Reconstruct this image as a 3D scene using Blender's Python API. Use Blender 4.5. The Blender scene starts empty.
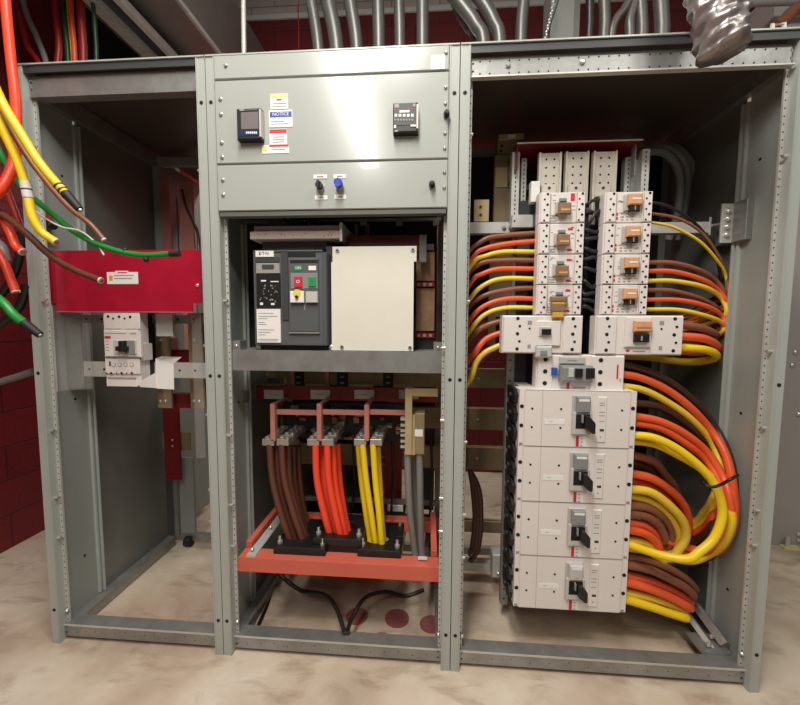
import bpy, math, random
import numpy as np
from mathutils import Vector, Matrix
random.seed(7)
scene = bpy.context.scene

# ------------------------------------------------------------------ camera
F_PX = 375.33
CAM = np.array([1.5465, -1.3648, 1.337])
YAW, PITCH, ROLL = .0713, -.0757, .0057
def cam_axes():
    cy, sy = math.cos(YAW), math.sin(YAW)
    f = np.array([-sy*math.cos(PITCH), cy*math.cos(PITCH), math.sin(PITCH)])
    r = np.array([cy, sy, 0.]); u = np.cross(r, f)
    return (math.cos(ROLL)*r+math.sin(ROLL)*u, -math.sin(ROLL)*r+math.cos(ROLL)*u, f)
AX = cam_axes()
cd = bpy.data.cameras.new('camera'); cam = bpy.data.objects.new('camera', cd)
scene.collection.objects.link(cam); scene.camera = cam
cd.sensor_width = 36; cd.lens = F_PX/800*36; cd.clip_start = .02
mw = Matrix.Identity(4)
for i in range(3):
    mw[i][0] = AX[0][i]; mw[i][1] = AX[1][i]; mw[i][2] = -AX[2][i]; mw[i][3] = CAM[i]
cam.matrix_world = mw

# ------------------------------------------------------------------ light
scene.view_settings.view_transform = 'Standard'
scene.view_settings.look = 'None'
scene.view_settings.gamma = 1
scene.view_settings.use_curve_mapping = False
scene.view_settings.exposure = 0.0
w = bpy.data.worlds.new('room_air'); scene.world = w; w.use_nodes = True
w.node_tree.nodes['Background'].inputs[0].default_value = (1.0, .93, .86, 1)
w.node_tree.nodes['Background'].inputs[1].default_value = .09
def area(name, loc, size, power, rot=(0, 0, 0), col=(1, .955, .89)):
    l = bpy.data.lights.new(name, 'AREA'); l.shape = 'RECTANGLE'; l.size, l.size_y = size
    l.energy = power; l.color = col
    o = bpy.data.objects.new(name, l); scene.collection.objects.link(o)
    o.location = loc; o.rotation_euler = rot
    return o
area('ceiling_tube_light', (.8, -2.6, 3.5), (.22, 2.0), 62, (math.radians(10), 0, 0))
area('ceiling_tube_light', (1.3, -1.1, 3.5), (.3, 1.2), 62, (math.radians(12), 0, 0))
area('ceiling_tube_light', (3.3, -1.6, 3.5), (1.3, .3), 30, (math.radians(12), 0, 0))
area('rear_fill_light', (1.3, 1.62, 2.9), (3.4, .15), 34)  # added unseen lamp behind the cabinets, brightens the rear wall

# ------------------------------------------------------------------ helpers
def ray(x, y): return AX[2]+AX[0]*(x-400)/F_PX+AX[1]*(352.5-y)/F_PX
def P(x, y, Y):
    d = ray(x, y); q = CAM+d*(Y-CAM[1])/d[1]; q[1] = Y; return tuple(float(t) for t in q)
def PZ(x, y, Z):
    d = ray(x, y); q = CAM+d*(Z-CAM[2])/d[2]; return tuple(float(t) for t in q)
def PX(x, y, X):
    d = ray(x, y); q = CAM+d*(X-CAM[0])/d[0]; return tuple(float(t) for t in q)

def s2l(c):
    c = c/255
    return c/12.92 if c <= .04045 else ((c+.055)/1.055)**2.4
MATS = {}
def mat(name, rgb, rough=.5, metal=0., var=0., vscale=6., bump=0., bscale=80., alpha=1., trans=0., coat=0.):
    m = bpy.data.materials.new(name); m.use_nodes = True; nt = m.node_tree; b = nt.nodes['Principled BSDF']
    col = tuple(s2l(c) for c in rgb)+(1,)
    b.inputs['Base Color'].default_value = col
    b.inputs['Roughness'].default_value = rough; b.inputs['Metallic'].default_value = metal
    b.inputs['Alpha'].default_value = alpha
    if trans: b.inputs['Transmission Weight'].default_value = trans
    if coat: b.inputs['Coat Weight'].default_value = coat
    if var or bump:
        tc = nt.nodes.new('ShaderNodeNewGeometry')
    if var:
        n = nt.nodes.new('ShaderNodeTexNoise'); n.inputs['Scale'].default_value = vscale; n.inputs['Detail'].default_value = 6
        n.inputs['Roughness'].default_value = .65
        nt.links.new(tc.outputs['Position'], n.inputs['Vector'])
        r = nt.nodes.new('ShaderNodeValToRGB')
        r.color_ramp.elements[0].position = .3; r.color_ramp.elements[1].position = .7
        r.color_ramp.elements[0].color = tuple(c*(1-var) for c in col[:3])+(1,)
        r.color_ramp.elements[1].color = tuple(min(1, c*(1+var)) for c in col[:3])+(1,)
        nt.links.new(n.outputs['Fac'], r.inputs[0]); nt.links.new(r.outputs[0], b.inputs['Base Color'])
    if bump:
        n2 = nt.nodes.new('ShaderNodeTexNoise'); n2.inputs['Scale'].default_value = bscale
        nt.links.new(tc.outputs['Position'], n2.inputs['Vector'])
        bp = nt.nodes.new('ShaderNodeBump'); bp.inputs['Strength'].default_value = bump; bp.inputs['Distance'].default_value = .01
        nt.links.new(n2.outputs['Fac'], bp.inputs['Height']); nt.links.new(bp.outputs[0], b.inputs['Normal'])
    MATS[name] = m
    return m
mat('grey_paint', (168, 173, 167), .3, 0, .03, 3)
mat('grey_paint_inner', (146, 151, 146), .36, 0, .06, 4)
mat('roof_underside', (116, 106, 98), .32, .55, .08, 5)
mat('front_paint', (168, 173, 167), .2, 0, .02, 3, 0, 80, 1, 0, .25)
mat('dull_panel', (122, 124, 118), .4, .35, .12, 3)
mat('panel_seam', (92, 94, 88), .6)
mat('galvanised', (156, 157, 154), .46, .7, .18, 14, .05, 60)
mat('galvanised_pale', (200, 200, 194), .45, .35, .1, 12)
mat('steel', (190, 190, 188), .3, .9, .1, 20)
mat('bolt_steel', (205, 205, 200), .3, .7)
mat('channel_pink', (226, 212, 206), .5)
mat('hole_black', (14, 13, 12), .8)
mat('black_plastic', (22, 22, 22), .45, 0, .1, 10)
mat('black_rubber', (28, 27, 26), .6)
mat('breaker_white', (222, 215, 210), .45, 0, .02, 5)
mat('breaker_seam', (165, 158, 152), .6)
mat('breaker_grey', (132, 134, 134), .4)
mat('light_grey_plastic', (190, 188, 184), .35)
mat('frosted_clear', (205, 203, 198), .3, 0, 0, 6, 0, 80, .75)
mat('charcoal', (84, 87, 87), .5, 0, .03, 5)
mat('charcoal_dark', (60, 62, 63), .5)
mat('cream_cover', (222, 219, 205), .5, 0, .03, 6)
mat('label_white', (232, 230, 226), .5)
mat('label_grey', (150, 147, 143), .5)
mat('ink', (50, 48, 48), .6)
mat('red_mark', (205, 40, 60), .5)
mat('blue_mark', (40, 84, 170), .5)
mat('yellow_mark', (225, 212, 70), .5)
mat('pale_yellow', (216, 210, 140), .5)
mat('green_button', (30, 150, 80), .4)
mat('red_button', (205, 45, 60), .4)
mat('blue_knob', (30, 60, 190), .3)
mat('screen_grey', (120, 112, 112), .25)
mat('screen_blue', (40, 50, 95), .3)
mat('tan_lock', (212, 160, 118), .35, 0, .12, 60)
mat('tan_lock_dark', (140, 112, 82), .4, 0, .15, 60)
mat('amber_tab', (205, 165, 70), .4)
mat('red_sheet', (166, 26, 50), .2, 0, .14, 9)
mat('dark_red_sheet', (112, 22, 26), .4, 0, .1, 8)
mat('red_rail', (202, 96, 76), .45, 0, .06, 9)
mat('copper', (192, 128, 116), .42, .25, .12, 12)
mat('tinned_bus', (220, 214, 200), .4, .25, .06, 20)
mat('brass_bus', (196, 176, 132), .4, .45, .1, 12)
mat('tan_bus', (150, 132, 104), .5, .3, .15, 10)
mat('bronze', (164, 130, 98), .38, .6, .25, 14)
mat('lug_metal', (182, 176, 168), .35, .7, .2, 40)
mat('cable_yellow', (236, 202, 30), .38)
mat('cable_pale_yellow', (232, 200, 62), .38)
mat('cable_orange', (232, 94, 52), .38)
mat('cable_red', (240, 74, 44), .38)
mat('cable_brown', (96, 56, 42), .38)
mat('cable_light_brown', (136, 84, 62), .4)
mat('cable_dark_brown', (64, 38, 32), .35)
mat('cable_grey', (126, 126, 124), .45)
mat('cable_green', (28, 132, 52), .38)
mat('cable_dark_green', (30, 66, 36), .4)
mat('cable_dark_red', (150, 30, 26), .4)
mat('cable_white', (215, 210, 204), .4)
mat('cable_black', (30, 28, 27), .4)
mat('bare_copper', (190, 130, 92), .35, .6)
mat('conduit', (98, 98, 94), .42, .5, .12, 6)
mat('foil', (160, 152, 150), .36, .7, .1, 9, .7, 24)
mat('strut_bright', (214, 213, 208), .35, .2, .08, 10)
mat('duct_metal', (150, 142, 136), .42, .6, .12, 3)
mat('floor_cap', (150, 88, 86), .6, 0, .1, 20)
mat('cabinet_lavender', (168, 164, 160), .45, 0, .04, 3)
mat('clear_sheet', (210, 206, 200), .12, 0, 0, 6, 0, 80, .10)
mat('rear_shade_black', (34, 28, 26), .5, 0, .2, 6)
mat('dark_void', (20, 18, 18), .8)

def wall_mat(name, rgb, mortar, axis, rough=.45):
    m = bpy.data.materials.new(name); m.use_nodes = True; nt = m.node_tree; b = nt.nodes['Principled BSDF']
    g = nt.nodes.new('ShaderNodeNewGeometry'); sp = nt.nodes.new('ShaderNodeSeparateXYZ'); cb = nt.nodes.new('ShaderNodeCombineXYZ')
    nt.links.new(g.outputs['Position'], sp.inputs[0]); nt.links.new(sp.outputs[axis], cb.inputs[0]); nt.links.new(sp.outputs[2], cb.inputs[1])
    br = nt.nodes.new('ShaderNodeTexBrick'); br.inputs['Scale'].default_value = 1
    br.inputs['Brick Width'].default_value = .406; br.inputs['Row Height'].default_value = .203
    br.inputs['Mortar Size'].default_value = .006; br.inputs['Mortar Smooth'].default_value = .3
    c = tuple(s2l(t) for t in rgb)+(1,)
    br.inputs['Color1'].default_value = c; br.inputs['Color2'].default_value = tuple(t*.88 for t in c[:3])+(1,)
    br.inputs['Mortar'].default_value = tuple(s2l(t) for t in mortar)+(1,)
    nt.links.new(cb.outputs[0], br.inputs['Vector']); nt.links.new(br.outputs['Color'], b.inputs['Base Color'])
    b.inputs['Roughness'].default_value = rough
    n = nt.nodes.new('ShaderNodeTexNoise'); n.inputs['Scale'].default_value = 70
    nt.links.new(g.outputs['Position'], n.inputs['Vector'])
    mx = nt.nodes.new('ShaderNodeMath'); mx.operation = 'MULTIPLY_ADD'; mx.inputs[1].default_value = -1.2
    nt.links.new(br.outputs['Fac'], mx.inputs[0]); nt.links.new(n.outputs['Fac'], mx.inputs[2])
    bp = nt.nodes.new('ShaderNodeBump'); bp.inputs['Strength'].default_value = .5; bp.inputs['Distance'].default_value = .006
    nt.links.new(mx.outputs[0], bp.inputs['Height']); nt.links.new(bp.outputs[0], b.inputs['Normal'])
    MATS[name] = m
wall_mat('block_red_side', (118, 30, 36), (86, 20, 26), 1)
wall_mat('block_red_back', (118, 34, 38), (90, 26, 30), 0)
wall_mat('block_beige', (214, 200, 190), (160, 150, 142), 0)

def floor_mat():
    m = bpy.data.materials.new('concrete_floor'); m.use_nodes = True; nt = m.node_tree; b = nt.nodes['Principled BSDF']
    g = nt.nodes.new('ShaderNodeNewGeometry')
    def noise(scale, detail, dist=0, stretch=None):
        n = nt.nodes.new('ShaderNodeTexNoise'); n.inputs['Scale'].default_value = scale; n.inputs['Detail'].default_value = detail
        n.inputs['Distortion'].default_value = dist; n.inputs['Roughness'].default_value = .6
        if stretch:
            mp = nt.nodes.new('ShaderNodeMapping'); mp.inputs['Scale'].default_value = stretch
            mp.inputs['Rotation'].default_value = (0, 0, .6)
            nt.links.new(g.outputs['Position'], mp.inputs[0]); nt.links.new(mp.outputs[0], n.inputs['Vector'])
        else: nt.links.new(g.outputs['Position'], n.inputs['Vector'])
        return n
    def ramp(n, els):
        r = nt.nodes.new('ShaderNodeValToRGB')
        while len(r.color_ramp.elements) < len(els): r.color_ramp.elements.new(.5)
        for e, (p, c) in zip(r.color_ramp.elements, els):
            e.position = p; e.color = tuple(s2l(t) for t in c)+(1,)
        nt.links.new(n.outputs['Fac'], r.inputs[0]); return r
    a = ramp(noise(1.8, 9, .2), [(.3, (172, 156, 136)), (.45, (196, 180, 158)), (.56, (210, 196, 176)), (.75, (228, 218, 202))])
    c = ramp(noise(4.5, 10, .35, (1, 2.4, 1)), [(.32, (206, 192, 178)), (.48, (255, 255, 255)), (.75, (255, 250, 244))])
    d = ramp(noise(1.1, 6, .4), [(.36, (218, 204, 198)), (.52, (255, 255, 255)), (1, (255, 255, 255))])
    mx = nt.nodes.new('ShaderNodeMixRGB'); mx.blend_type = 'MULTIPLY'; mx.inputs[0].default_value = .75
    nt.links.new(a.outputs[0], mx.inputs[1]); nt.links.new(c.outputs[0], mx.inputs[2])
    mx2 = nt.nodes.new('ShaderNodeMixRGB'); mx2.blend_type = 'MULTIPLY'; mx2.inputs[0].default_value = .8
    nt.links.new(mx.outputs[0], mx2.inputs[1]); nt.links.new(d.outputs[0], mx2.inputs[2])
    nt.links.new(mx2.outputs[0], b.inputs['Base Color'])
    b.inputs['Roughness'].default_value = .55
    bp = nt.nodes.new('ShaderNodeBump'); bp.inputs['Strength'].default_value = .15; bp.inputs['Distance'].default_value = .01
    nt.links.new(noise(30, 6).outputs['Fac'], bp.inputs['Height']); nt.links.new(bp.outputs[0], b.inputs['Normal'])
    MATS['concrete_floor'] = m
floor_mat()

ORI = {}
class M:
    def __init__(s): s.v = []; s.f = []; s.m = []; s.sm = []
    def add(s, vs, fs, mt, smooth=False):
        n = len(s.v); s.v += [tuple(map(float, q)) for q in vs]
        for f in fs: s.f.append(tuple(i+n for i in f)); s.m.append(mt); s.sm.append(smooth)
        return s
    def box(s, x0, x1, y0, y1, z0, z1, mt):
        if x0 > x1: x0, x1 = x1, x0
        if y0 > y1: y0, y1 = y1, y0
        if z0 > z1: z0, z1 = z1, z0
        v = [(x0, y0, z0), (x1, y0, z0), (x1, y1, z0), (x0, y1, z0), (x0, y0, z1), (x1, y0, z1), (x1, y1, z1), (x0, y1, z1)]
        return s.add(v, [(0, 3, 2, 1), (4, 5, 6, 7), (0, 1, 5, 4), (1, 2, 6, 5), (2, 3, 7, 6), (3, 0, 4, 7)], mt)
    def cbox(s, x0, x1, y0, y1, z0, z1, mt, c=.003):
        """box whose front (low-Y) face is chamfered all round"""
        if x0 > x1: x0, x1 = x1, x0
        if z0 > z1: z0, z1 = z1, z0
        v = [(x0, y1, z0), (x1, y1, z0), (x1, y1, z1), (x0, y1, z1),
             (x0, y0+c, z0), (x1, y0+c, z0), (x1, y0+c, z1), (x0, y0+c, z1),
             (x0+c, y0, z0+c), (x1-c, y0, z0+c), (x1-c, y0, z1-c), (x0+c, y0, z1-c)]
        f = [(0, 3, 2, 1), (8, 9, 10, 11)]
        for i in range(4):
            j = (i+1) % 4
            f += [(i, j, 4+j, 4+i), (4+i, 4+j, 8+j, 8+i)]
        return s.add(v, f, mt)
    def pb(s, a, b, c, d, y0, y1, mt, c_=0):
        """box whose front face covers the picture rectangle a,b..c,d at depth y0"""
        mx, my = (a+c)/2, (b+d)/2
        x0 = P(a, my, y0)[0]; x1 = P(c, my, y0)[0]; z1 = P(mx, b, y0)[2]; z0 = P(mx, d, y0)[2]
        if c_: s.cbox(x0, x1, y0, y1, z0, z1, mt, c_)
        else: s.box(x0, x1, y0, y1, z0, z1, mt)
        return (x0, x1, z0, z1)
    def prism(s, poly, axis, a0, a1, mt):
        """poly in the plane of the other two axes, extruded along axis"""
        n = len(poly)
        def mk(p, a): q = [p[0], p[1]]; q.insert(axis, a); return tuple(q)
        v = [mk(p, a0) for p in poly]+[mk(p, a1) for p in poly]
        return s.add(v, [tuple(range(n))[::-1], tuple(range(n, 2*n))]+[(i, (i+1) % n, n+(i+1) % n, n+i) for i in range(n)], mt)
    def cyl(s, p0, p1, r, mt, seg=12, r1=None, smooth=True):
        return s.tube([p0, p1], r, mt, seg, r1=r1, smooth=smooth)
    def tube(s, pts, r, mt, seg=10, r1=None, smooth=True, cap=None):
        pts = [Vector(p) for p in pts]; n = len(pts)
        t0 = (pts[1]-pts[0]).normalized()
        up = Vector((0, 0, 1)) if abs(t0.z) < .9 else Vector((0, 1, 0))
        nrm = t0.cross(up).normalized(); base = len(s.v); vs = []; fs = []
        for i, p in enumerate(pts):
            t = (pts[min(i+1, n-1)]-pts[max(i-1, 0)]).normalized()
            nrm = (nrm-t*nrm.dot(t)).normalized(); b = t.cross(nrm)
            rr = r if r1 is None else r+(r1-r)*i/(n-1)
            for k in range(seg):
                a = 2*math.pi*k/seg; vs.append(p+(nrm*math.cos(a)+b*math.sin(a))*rr)
        for i in range(n-1):
            for k in range(seg):
                k2 = (k+1) % seg; fs.append((i*seg+k, (i+1)*seg+k, (i+1)*seg+k2, i*seg+k2))
        s.add(vs, fs, mt, smooth)
        c = cap or mt
        s.add(vs[:seg], [tuple(range(seg))], c); s.add(vs[-seg:], [tuple(range(seg))[::-1]], c)
        return s
    def dot(s, x, y, z, r, mt, axis=1, th=.0012, seg=8):
        """small disc standing proud by th, facing the negative axis direction (or positive if th<0)"""
        p0 = [x, y, z]; p1 = [x, y, z]; p1[axis] -= th
        return s.tube([p0, p1], r, mt, seg, smooth=False)
    def bolt(s, x, y, z, r=.006, mt='bolt_steel', axis=1, h=.006):
        p0 = [x, y, z]; p1 = [x, y, z]; p1[axis] -= h*.6; p2 = [x, y, z]; p2[axis] -= h
        s.tube([p0, p1], r, mt, 8, smooth=False); return s.tube([p1, p2], r, mt, 8, r1=r*.55)
    def ball(s, c, r, mt, seg=12, rings=8, sc=(1, 1, 1)):
        vs = []; fs = []
        for i in range(rings+1):
            th = math.pi*i/rings
            for k in range(seg):
                a = 2*math.pi*k/seg
                vs.append((c[0]+sc[0]*r*math.sin(th)*math.cos(a), c[1]+sc[1]*r*math.sin(th)*math.sin(a), c[2]+sc[2]*r*math.cos(th)))
        for i in range(rings):
            for k in range(seg):
                k2 = (k+1) % seg; fs.append((i*seg+k, (i+1)*seg+k, (i+1)*seg+k2, i*seg+k2))
        return s.add(vs, fs, mt, True)
    def text(s, txt, x, y, z, size, mt, rot=0.):
        """lettering standing on a plane facing -Y, centred at x,z"""
        cu = bpy.data.curves.new('lettering', 'FONT'); cu.body = txt; cu.size = size; cu.extrude = .0004
        cu.align_x = 'CENTER'; cu.align_y = 'CENTER'; cu.resolution_u = 2
        ob = bpy.data.objects.new('lettering', cu); scene.collection.objects.link(ob)
        bpy.context.view_layer.update()
        me = bpy.data.meshes.new_from_object(ob.evaluated_get(bpy.context.evaluated_depsgraph_get()))
        cr, sr = math.cos(rot), math.sin(rot)
        vs = [(x+q.co.x*cr-q.co.y*sr, y-.0008-q.co.z, z+q.co.x*sr+q.co.y*cr) for q in me.vertices]
        s.add(vs, [tuple(p.vertices) for p in me.polygons], mt)
        bpy.data.objects.remove(ob); bpy.data.meshes.remove(me); bpy.data.curves.remove(cu)
        return s
    def build(s, name, parent=None, bevel=0, seg=1):
        me = bpy.data.meshes.new(name)
        if parent is not None: off = ORI[parent.name]
        else:
            a = np.array(s.v); off = (float((a[:, 0].min()+a[:, 0].max())/2), float((a[:, 1].min()+a[:, 1].max())/2), float(a[:, 2].min()))
        me.from_pydata([(q[0]-off[0], q[1]-off[1], q[2]-off[2]) for q in s.v], [], s.f)
        names = []
        for t in s.m:
            if t not in names: names.append(t)
        for t in names: me.materials.append(MATS[t])
        for p, t, sm in zip(me.polygons, s.m, s.sm): p.material_index = names.index(t); p.use_smooth = sm
        import bmesh
        bm = bmesh.new(); bm.from_mesh(me); bmesh.ops.recalc_face_normals(bm, faces=bm.faces); bm.to_mesh(me); bm.free()
        o = bpy.data.objects.new(name, me); scene.collection.objects.link(o)
        if parent is not None: o.parent = parent
        else: o.location = off
        ORI[o.name] = off
        if bevel:
            md = o.modifiers.new('bevel', 'BEVEL'); md.width = bevel; md.segments = seg; md.limit_method = 'ANGLE'; md.angle_limit = .6
        return o
def tag(o, label, cat, group=None):
    o['label'] = label; o['category'] = cat
    if group: o['group'] = group
    return o
def thing(name, label, cat, loc, group=None):
    o = bpy.data.objects.new(name, None); scene.collection.objects.link(o); o.location = loc
    o.empty_display_size = .05
    ORI[o.name] = tuple(loc); return tag(o, label, cat, group)
def struct(o): o['kind'] = 'structure'; return o
def cr(pts, n=8):
    p = [np.array(q, float) for q in pts]
    if len(p) == 2: return p
    p = [2*p[0]-p[1]]+p+[2*p[-1]-p[-2]]; out = []
    for i in range(1, len(p)-2):
        a, b, c, d = p[i-1:i+3]
        for k in range(n):
            t = k/n
            out.append(.5*((2*b)+(c-a)*t+(2*a-5*b+4*c-d)*t*t+(3*b-a-3*c+d)*t**3))
    out.append(p[-2]); return out
def cable(name, pts, r, mt, label, cat='cable', group=None, n=8, seg=10, cap=None, parent=None):
    m = M(); m.tube(cr(pts, n), r, mt, seg, cap=cap); o = m.build(name, parent)
    if parent is None: tag(o, label, cat, group)
    return o
def PW(x, y, Y, r, off=0.):
    """point at depth Y, brought forward where it would pass the right side panel"""
    lim = X3-.012-r-off; q = P(x, y, Y)
    if q[0] > lim: q = PX(x, y, lim)
    return q
def PP(lst, Y=None):
    out = []
    for q in lst:
        if len(q) == 3: out.append(P(*q))
        else: out.append(P(q[0], q[1], Y))
    return out

# ------------------------------------------------------------------ setting
X1, X2, X3, H = .7425, 1.6497, 2.7706, 2.286
DR = .74                      # depth of the front compartments
struct(M().box(-2.5, 6.5, -3.5, 2.1, -.05, 0, 'concrete_floor').build('floor'))
struct(M().box(-.98, -.9, -3.5, 2.1, 0, 5.2, 'block_red_side').build('wall_left'))
wb = struct(M().box(-.98, 6.5, 2.0, 2.1, 0, 3.95, 'block_red_back').build('wall_back'))
struct(M().box(-.98, 6.5, 2.0, 2.1, 3.99, 5.2, 'block_beige').build('wall_back_upper'))
struct(M().box(-.98, 6.5, 1.985, 2.1, 3.95, 3.99, 'label_white').build('trim_1'))

# ------------------------------------------------------------------ switchboard sections
def post(root, xs, side, name='corner_post'):
    """xs = outer X, side=+1 when the opening lies to the right of the post"""
    m = M(); d = side
    m.box(xs+d*.0015, xs+d*.036, 0, .04, 0, H, 'grey_paint')
    m.box(xs+d*.030, xs+d*.034, -.0025, 0, 0, H, 'grey_paint')
    m.box(xs+d*.036, xs+d*.047, .034, .042, .01, H-.01, 'galvanised_pale')
    for z in (.147, 1.1356, 2.130): m.dot(xs+d*.018, 0, z, .0068, 'hole_black', 1, .001, 14)
    z = .03
    while z < H-.02:
        m.dot(xs+d*.0415, .034, z, .0026, 'hole_black', 1, .0008, 6); z += .0254
    o = m.build(name, root)
    for z in (.035, .06, .125, H-.05, H-.075): M().bolt(xs+d*.046, .034, z, .007, 'bolt_steel', 1, .014).build('bolt', o)
    for z in ((.55, .68, .98, 1.25, 1.9) if side < 0 else (.45, .62, .9, 1.42, 2.0)):
        M().cyl((xs+d*.036, .018, z), (xs+d*.05, .018, z), .006, 'bolt_steel', 8).build('bolt', o)
    return o
def frame(x0, x1, label, walls, base_front=True):
    root = thing('switchboard_section', label, 'electrical cabinet', ((x0+x1)/2, .4, 0), 'grey switchboard sections standing side by side')
    post(root, x0, 1); post(root, x1, -1)
    for xs, d in ((x0, 1), (x1, -1)):
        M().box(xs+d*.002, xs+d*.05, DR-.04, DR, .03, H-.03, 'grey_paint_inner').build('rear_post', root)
        m = M(); m.box(xs+d*.004, xs+d*.05, .042, DR-.042, 0.004, .05, 'galvanised'); m.box(xs+d*.006, xs+d*.055, .076, DR-.042, .05, .056, 'galvanised')
        m.build('base_side_rail', root)
        M().box(xs+d*.004, xs+d*.035, .042, DR-.042, H-.08, H-.01, 'galvanised').build('top_side_rail', root)
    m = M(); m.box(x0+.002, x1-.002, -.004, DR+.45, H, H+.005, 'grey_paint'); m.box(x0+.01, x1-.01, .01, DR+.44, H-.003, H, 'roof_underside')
    if root is not None and x0 != X1: m.box(x0+.036, x1-.036, .002, .008, H-.026, H, 'charcoal_dark')
    m.build('roof_plate', root)
    m = M(); m.box(x0+.036, x1-.036, .02, .07, .018, .066, 'galvanised'); m.box(x0+.036, x1-.036, .018, .075, .066, .071, 'galvanised')
    m.box(x0+.036, x1-.036, .0175, .0195, .064, .0715, 'galvanised_pale')
    for i in range(14): m.dot(x0+.09+(x1-x0-.18)*i/13, .02, .042+.006*((i*7) % 3-1), .002, 'hole_black', 1, .0008, 6)
    m.build('base_front_rail', root)
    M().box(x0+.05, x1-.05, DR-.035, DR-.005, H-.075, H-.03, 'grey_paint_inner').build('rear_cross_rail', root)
    M().box(x0+.05, x1-.05, DR-.035, DR-.005, .03, .07, 'galvanised').build('rear_base_rail', root)
    for xw, d in walls:
        m = M(); a = xw+d*.002
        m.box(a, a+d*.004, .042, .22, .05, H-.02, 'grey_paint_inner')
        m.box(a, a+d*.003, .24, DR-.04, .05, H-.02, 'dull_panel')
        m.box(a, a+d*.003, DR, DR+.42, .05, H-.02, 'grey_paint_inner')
        m.box(a, a+d*.016, .218, .226, .06, H-.1, 'grey_paint'); m.box(a, a+d*.022, .236, .242, .06, H-.1, 'grey_paint')
        m.box(a, a+d*.008, .226, .236, .06, H-.1, 'grey_paint_inner')
        for z in (1.95, .28, 1.0): m.dot(a+d*.004, .16, z, .006, 'hole_black', 0, -d*.001, 8)
        m.build('side_panel', root)
    return root
secL = frame(0, X1, 'narrow open grey cabinet on the left with a red shield across it', [(0, 1)])
secM = frame(X1, X2, 'middle grey cabinet with closed meter panels on top and open below', [(X1, 1)])
secR = frame(X2, X3, 'widest open grey cabinet on the right full of white breakers', [(X3, -1)])

# perforated head rails
def head_rail(root, x0, x1, zb, zt, mt):
    m = M(); m.box(x0, x1, .02, .026, zb, zt, mt); m.box(x0, x1, .005, .026, zb-.005, zb, 'galvanised_pale')
    x = x0+.03; k = 0
    while x < x1-.02:
        for z in (zb+.014, zt-.014):
            if (k*5) % 7 not in (3,): m.dot(x, .02, z, .003, 'hole_black', 1, .0008, 6)
        x += .033; k += 1
    for t in (.12, .36, .8): m.bolt(x0+(x1-x0)*t, .02, (zb+zt)/2+.004, .009, 'bolt_steel', 1, .008)
    m.build('head_rail', root)
head_rail(secR, X2+.04, X3-.045, 2.188, 2.256, 'galvanised')
m = M(); m.box(.04, X1-.04, .02, .026, 2.19, 2.26, 'galvanised'); m.box(.04, X1-.04, .02, .06, 2.184, 2.19, 'galvanised'); m.build('head_rail', secL)

# ---- middle section fronts
def front(root, a, b, c, d, label=None, name='front_panel', y=-.006):
    m = M(); x0, x1, z0, z1 = m.pb(a, b, c, d, y, .012, 'grey_paint', .0025)
    return m, (x0, x1, z0, z1)
px0, px1 = X1+.037, X2-.037
rows = [(2.203, H-.003, 'top_panel'), (1.912, 2.198, 'meter_panel'), (1.745, 1.907, 'switch_panel')]
for z0, z1, nm in rows:
    m = M(); m.cbox(px0, px1, -.008, .012, z0, z1, 'front_paint', .003)
    m.box(px0, px1, -.004, .012, z0-.003, z0, 'panel_seam')
    if nm == 'switch_panel': m.box(px0+.004, px1-.004, -.004, .03, z0-.018, z0, 'panel_seam')
    o = m.build(nm, secM)
    if nm == 'top_panel': zs = [z0+.045]
    elif nm == 'meter_panel': zs = [2.135, 2.083, 1.985, 1.935]
    else: zs = [1.855, 1.803]
    for z in zs:
        M().bolt(px0+.022 if nm != 'top_panel' else px0+.045, -.008, z, .007).build('screw', o); M().bolt(px1-.012, -.008, z+.01, .006).build('screw', o)
    if nm != 'top_panel':
        l = M(); q = P(446.5, 115, -.008) if nm == 'meter_panel' else P(432, 185, -.008)
        l.cyl((q[0], -.008, q[2]), (q[0], -.02, q[2]), .011, 'black_plastic', 14); l.cyl((q[0], -.02, q[2]), (q[0], -.034, q[2]), .008, 'black_plastic', 14, r1=.006)
        l.build('panel_lock', o)
    if nm == 'top_panel':
        l = M(); l.pb(431, 55, 445, 69, -.0095, -.008, 'label_white'); l.build('inspection_sticker', o)
        PANEL_TOP = o
    elif nm == 'meter_panel': PANEL = o
    else: PANEL_SW = o
# stickers on the meter panel
Y0 = -.0095
l = M(); l.pb(270.3, 95.5, 288, 109, Y0, -.008, 'label_white'); l.pb(270.3, 93.5, 288, 97.2, Y0-.0006, -.008, 'pale_yellow')
l.pb(276.5, 98.7, 281.5, 100.4, Y0-.0006, -.008, 'red_mark'); l.pb(272.5, 103, 286, 103.8, Y0-.0006, -.008, 'label_grey'); l.pb(272.5, 106, 286, 106.6, Y0-.0006, -.008, 'label_grey')
l.build('warning_sticker', PANEL)['label'] = 'white sticker with a pale yellow header'
l = M(); l.pb(268.8, 110, 292.4, 127, Y0, -.008, 'label_white'); x0, x1, z0, z1 = l.pb(269.8, 111.6, 291.6, 117, Y0-.0006, -.008, 'blue_mark')
l.text('NOTICE', (x0+x1)/2, Y0-.0004, (z0+z1)/2, .0165, 'label_white')
l.pb(271, 121, 284, 121.8, Y0-.0006, -.008, 'label_grey'); l.pb(271, 123.4, 288, 124, Y0-.0006, -.008, 'label_grey')
l.build('warning_sticker', PANEL)['label'] = 'white sticker with a blue header'
l = M(); l.pb(269.5, 129, 287, 144.5, Y0, -.008, 'label_white'); l.pb(269.5, 129.3, 286.6, 133, Y0-.0006, -.008, 'red_mark')
for yy in (136.5, 139, 141.5): l.pb(273, yy, 284, yy+.7, Y0-.0006, -.008, 'label_grey')
l.build('warning_sticker', PANEL)['label'] = 'white sticker with a red header'
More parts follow.
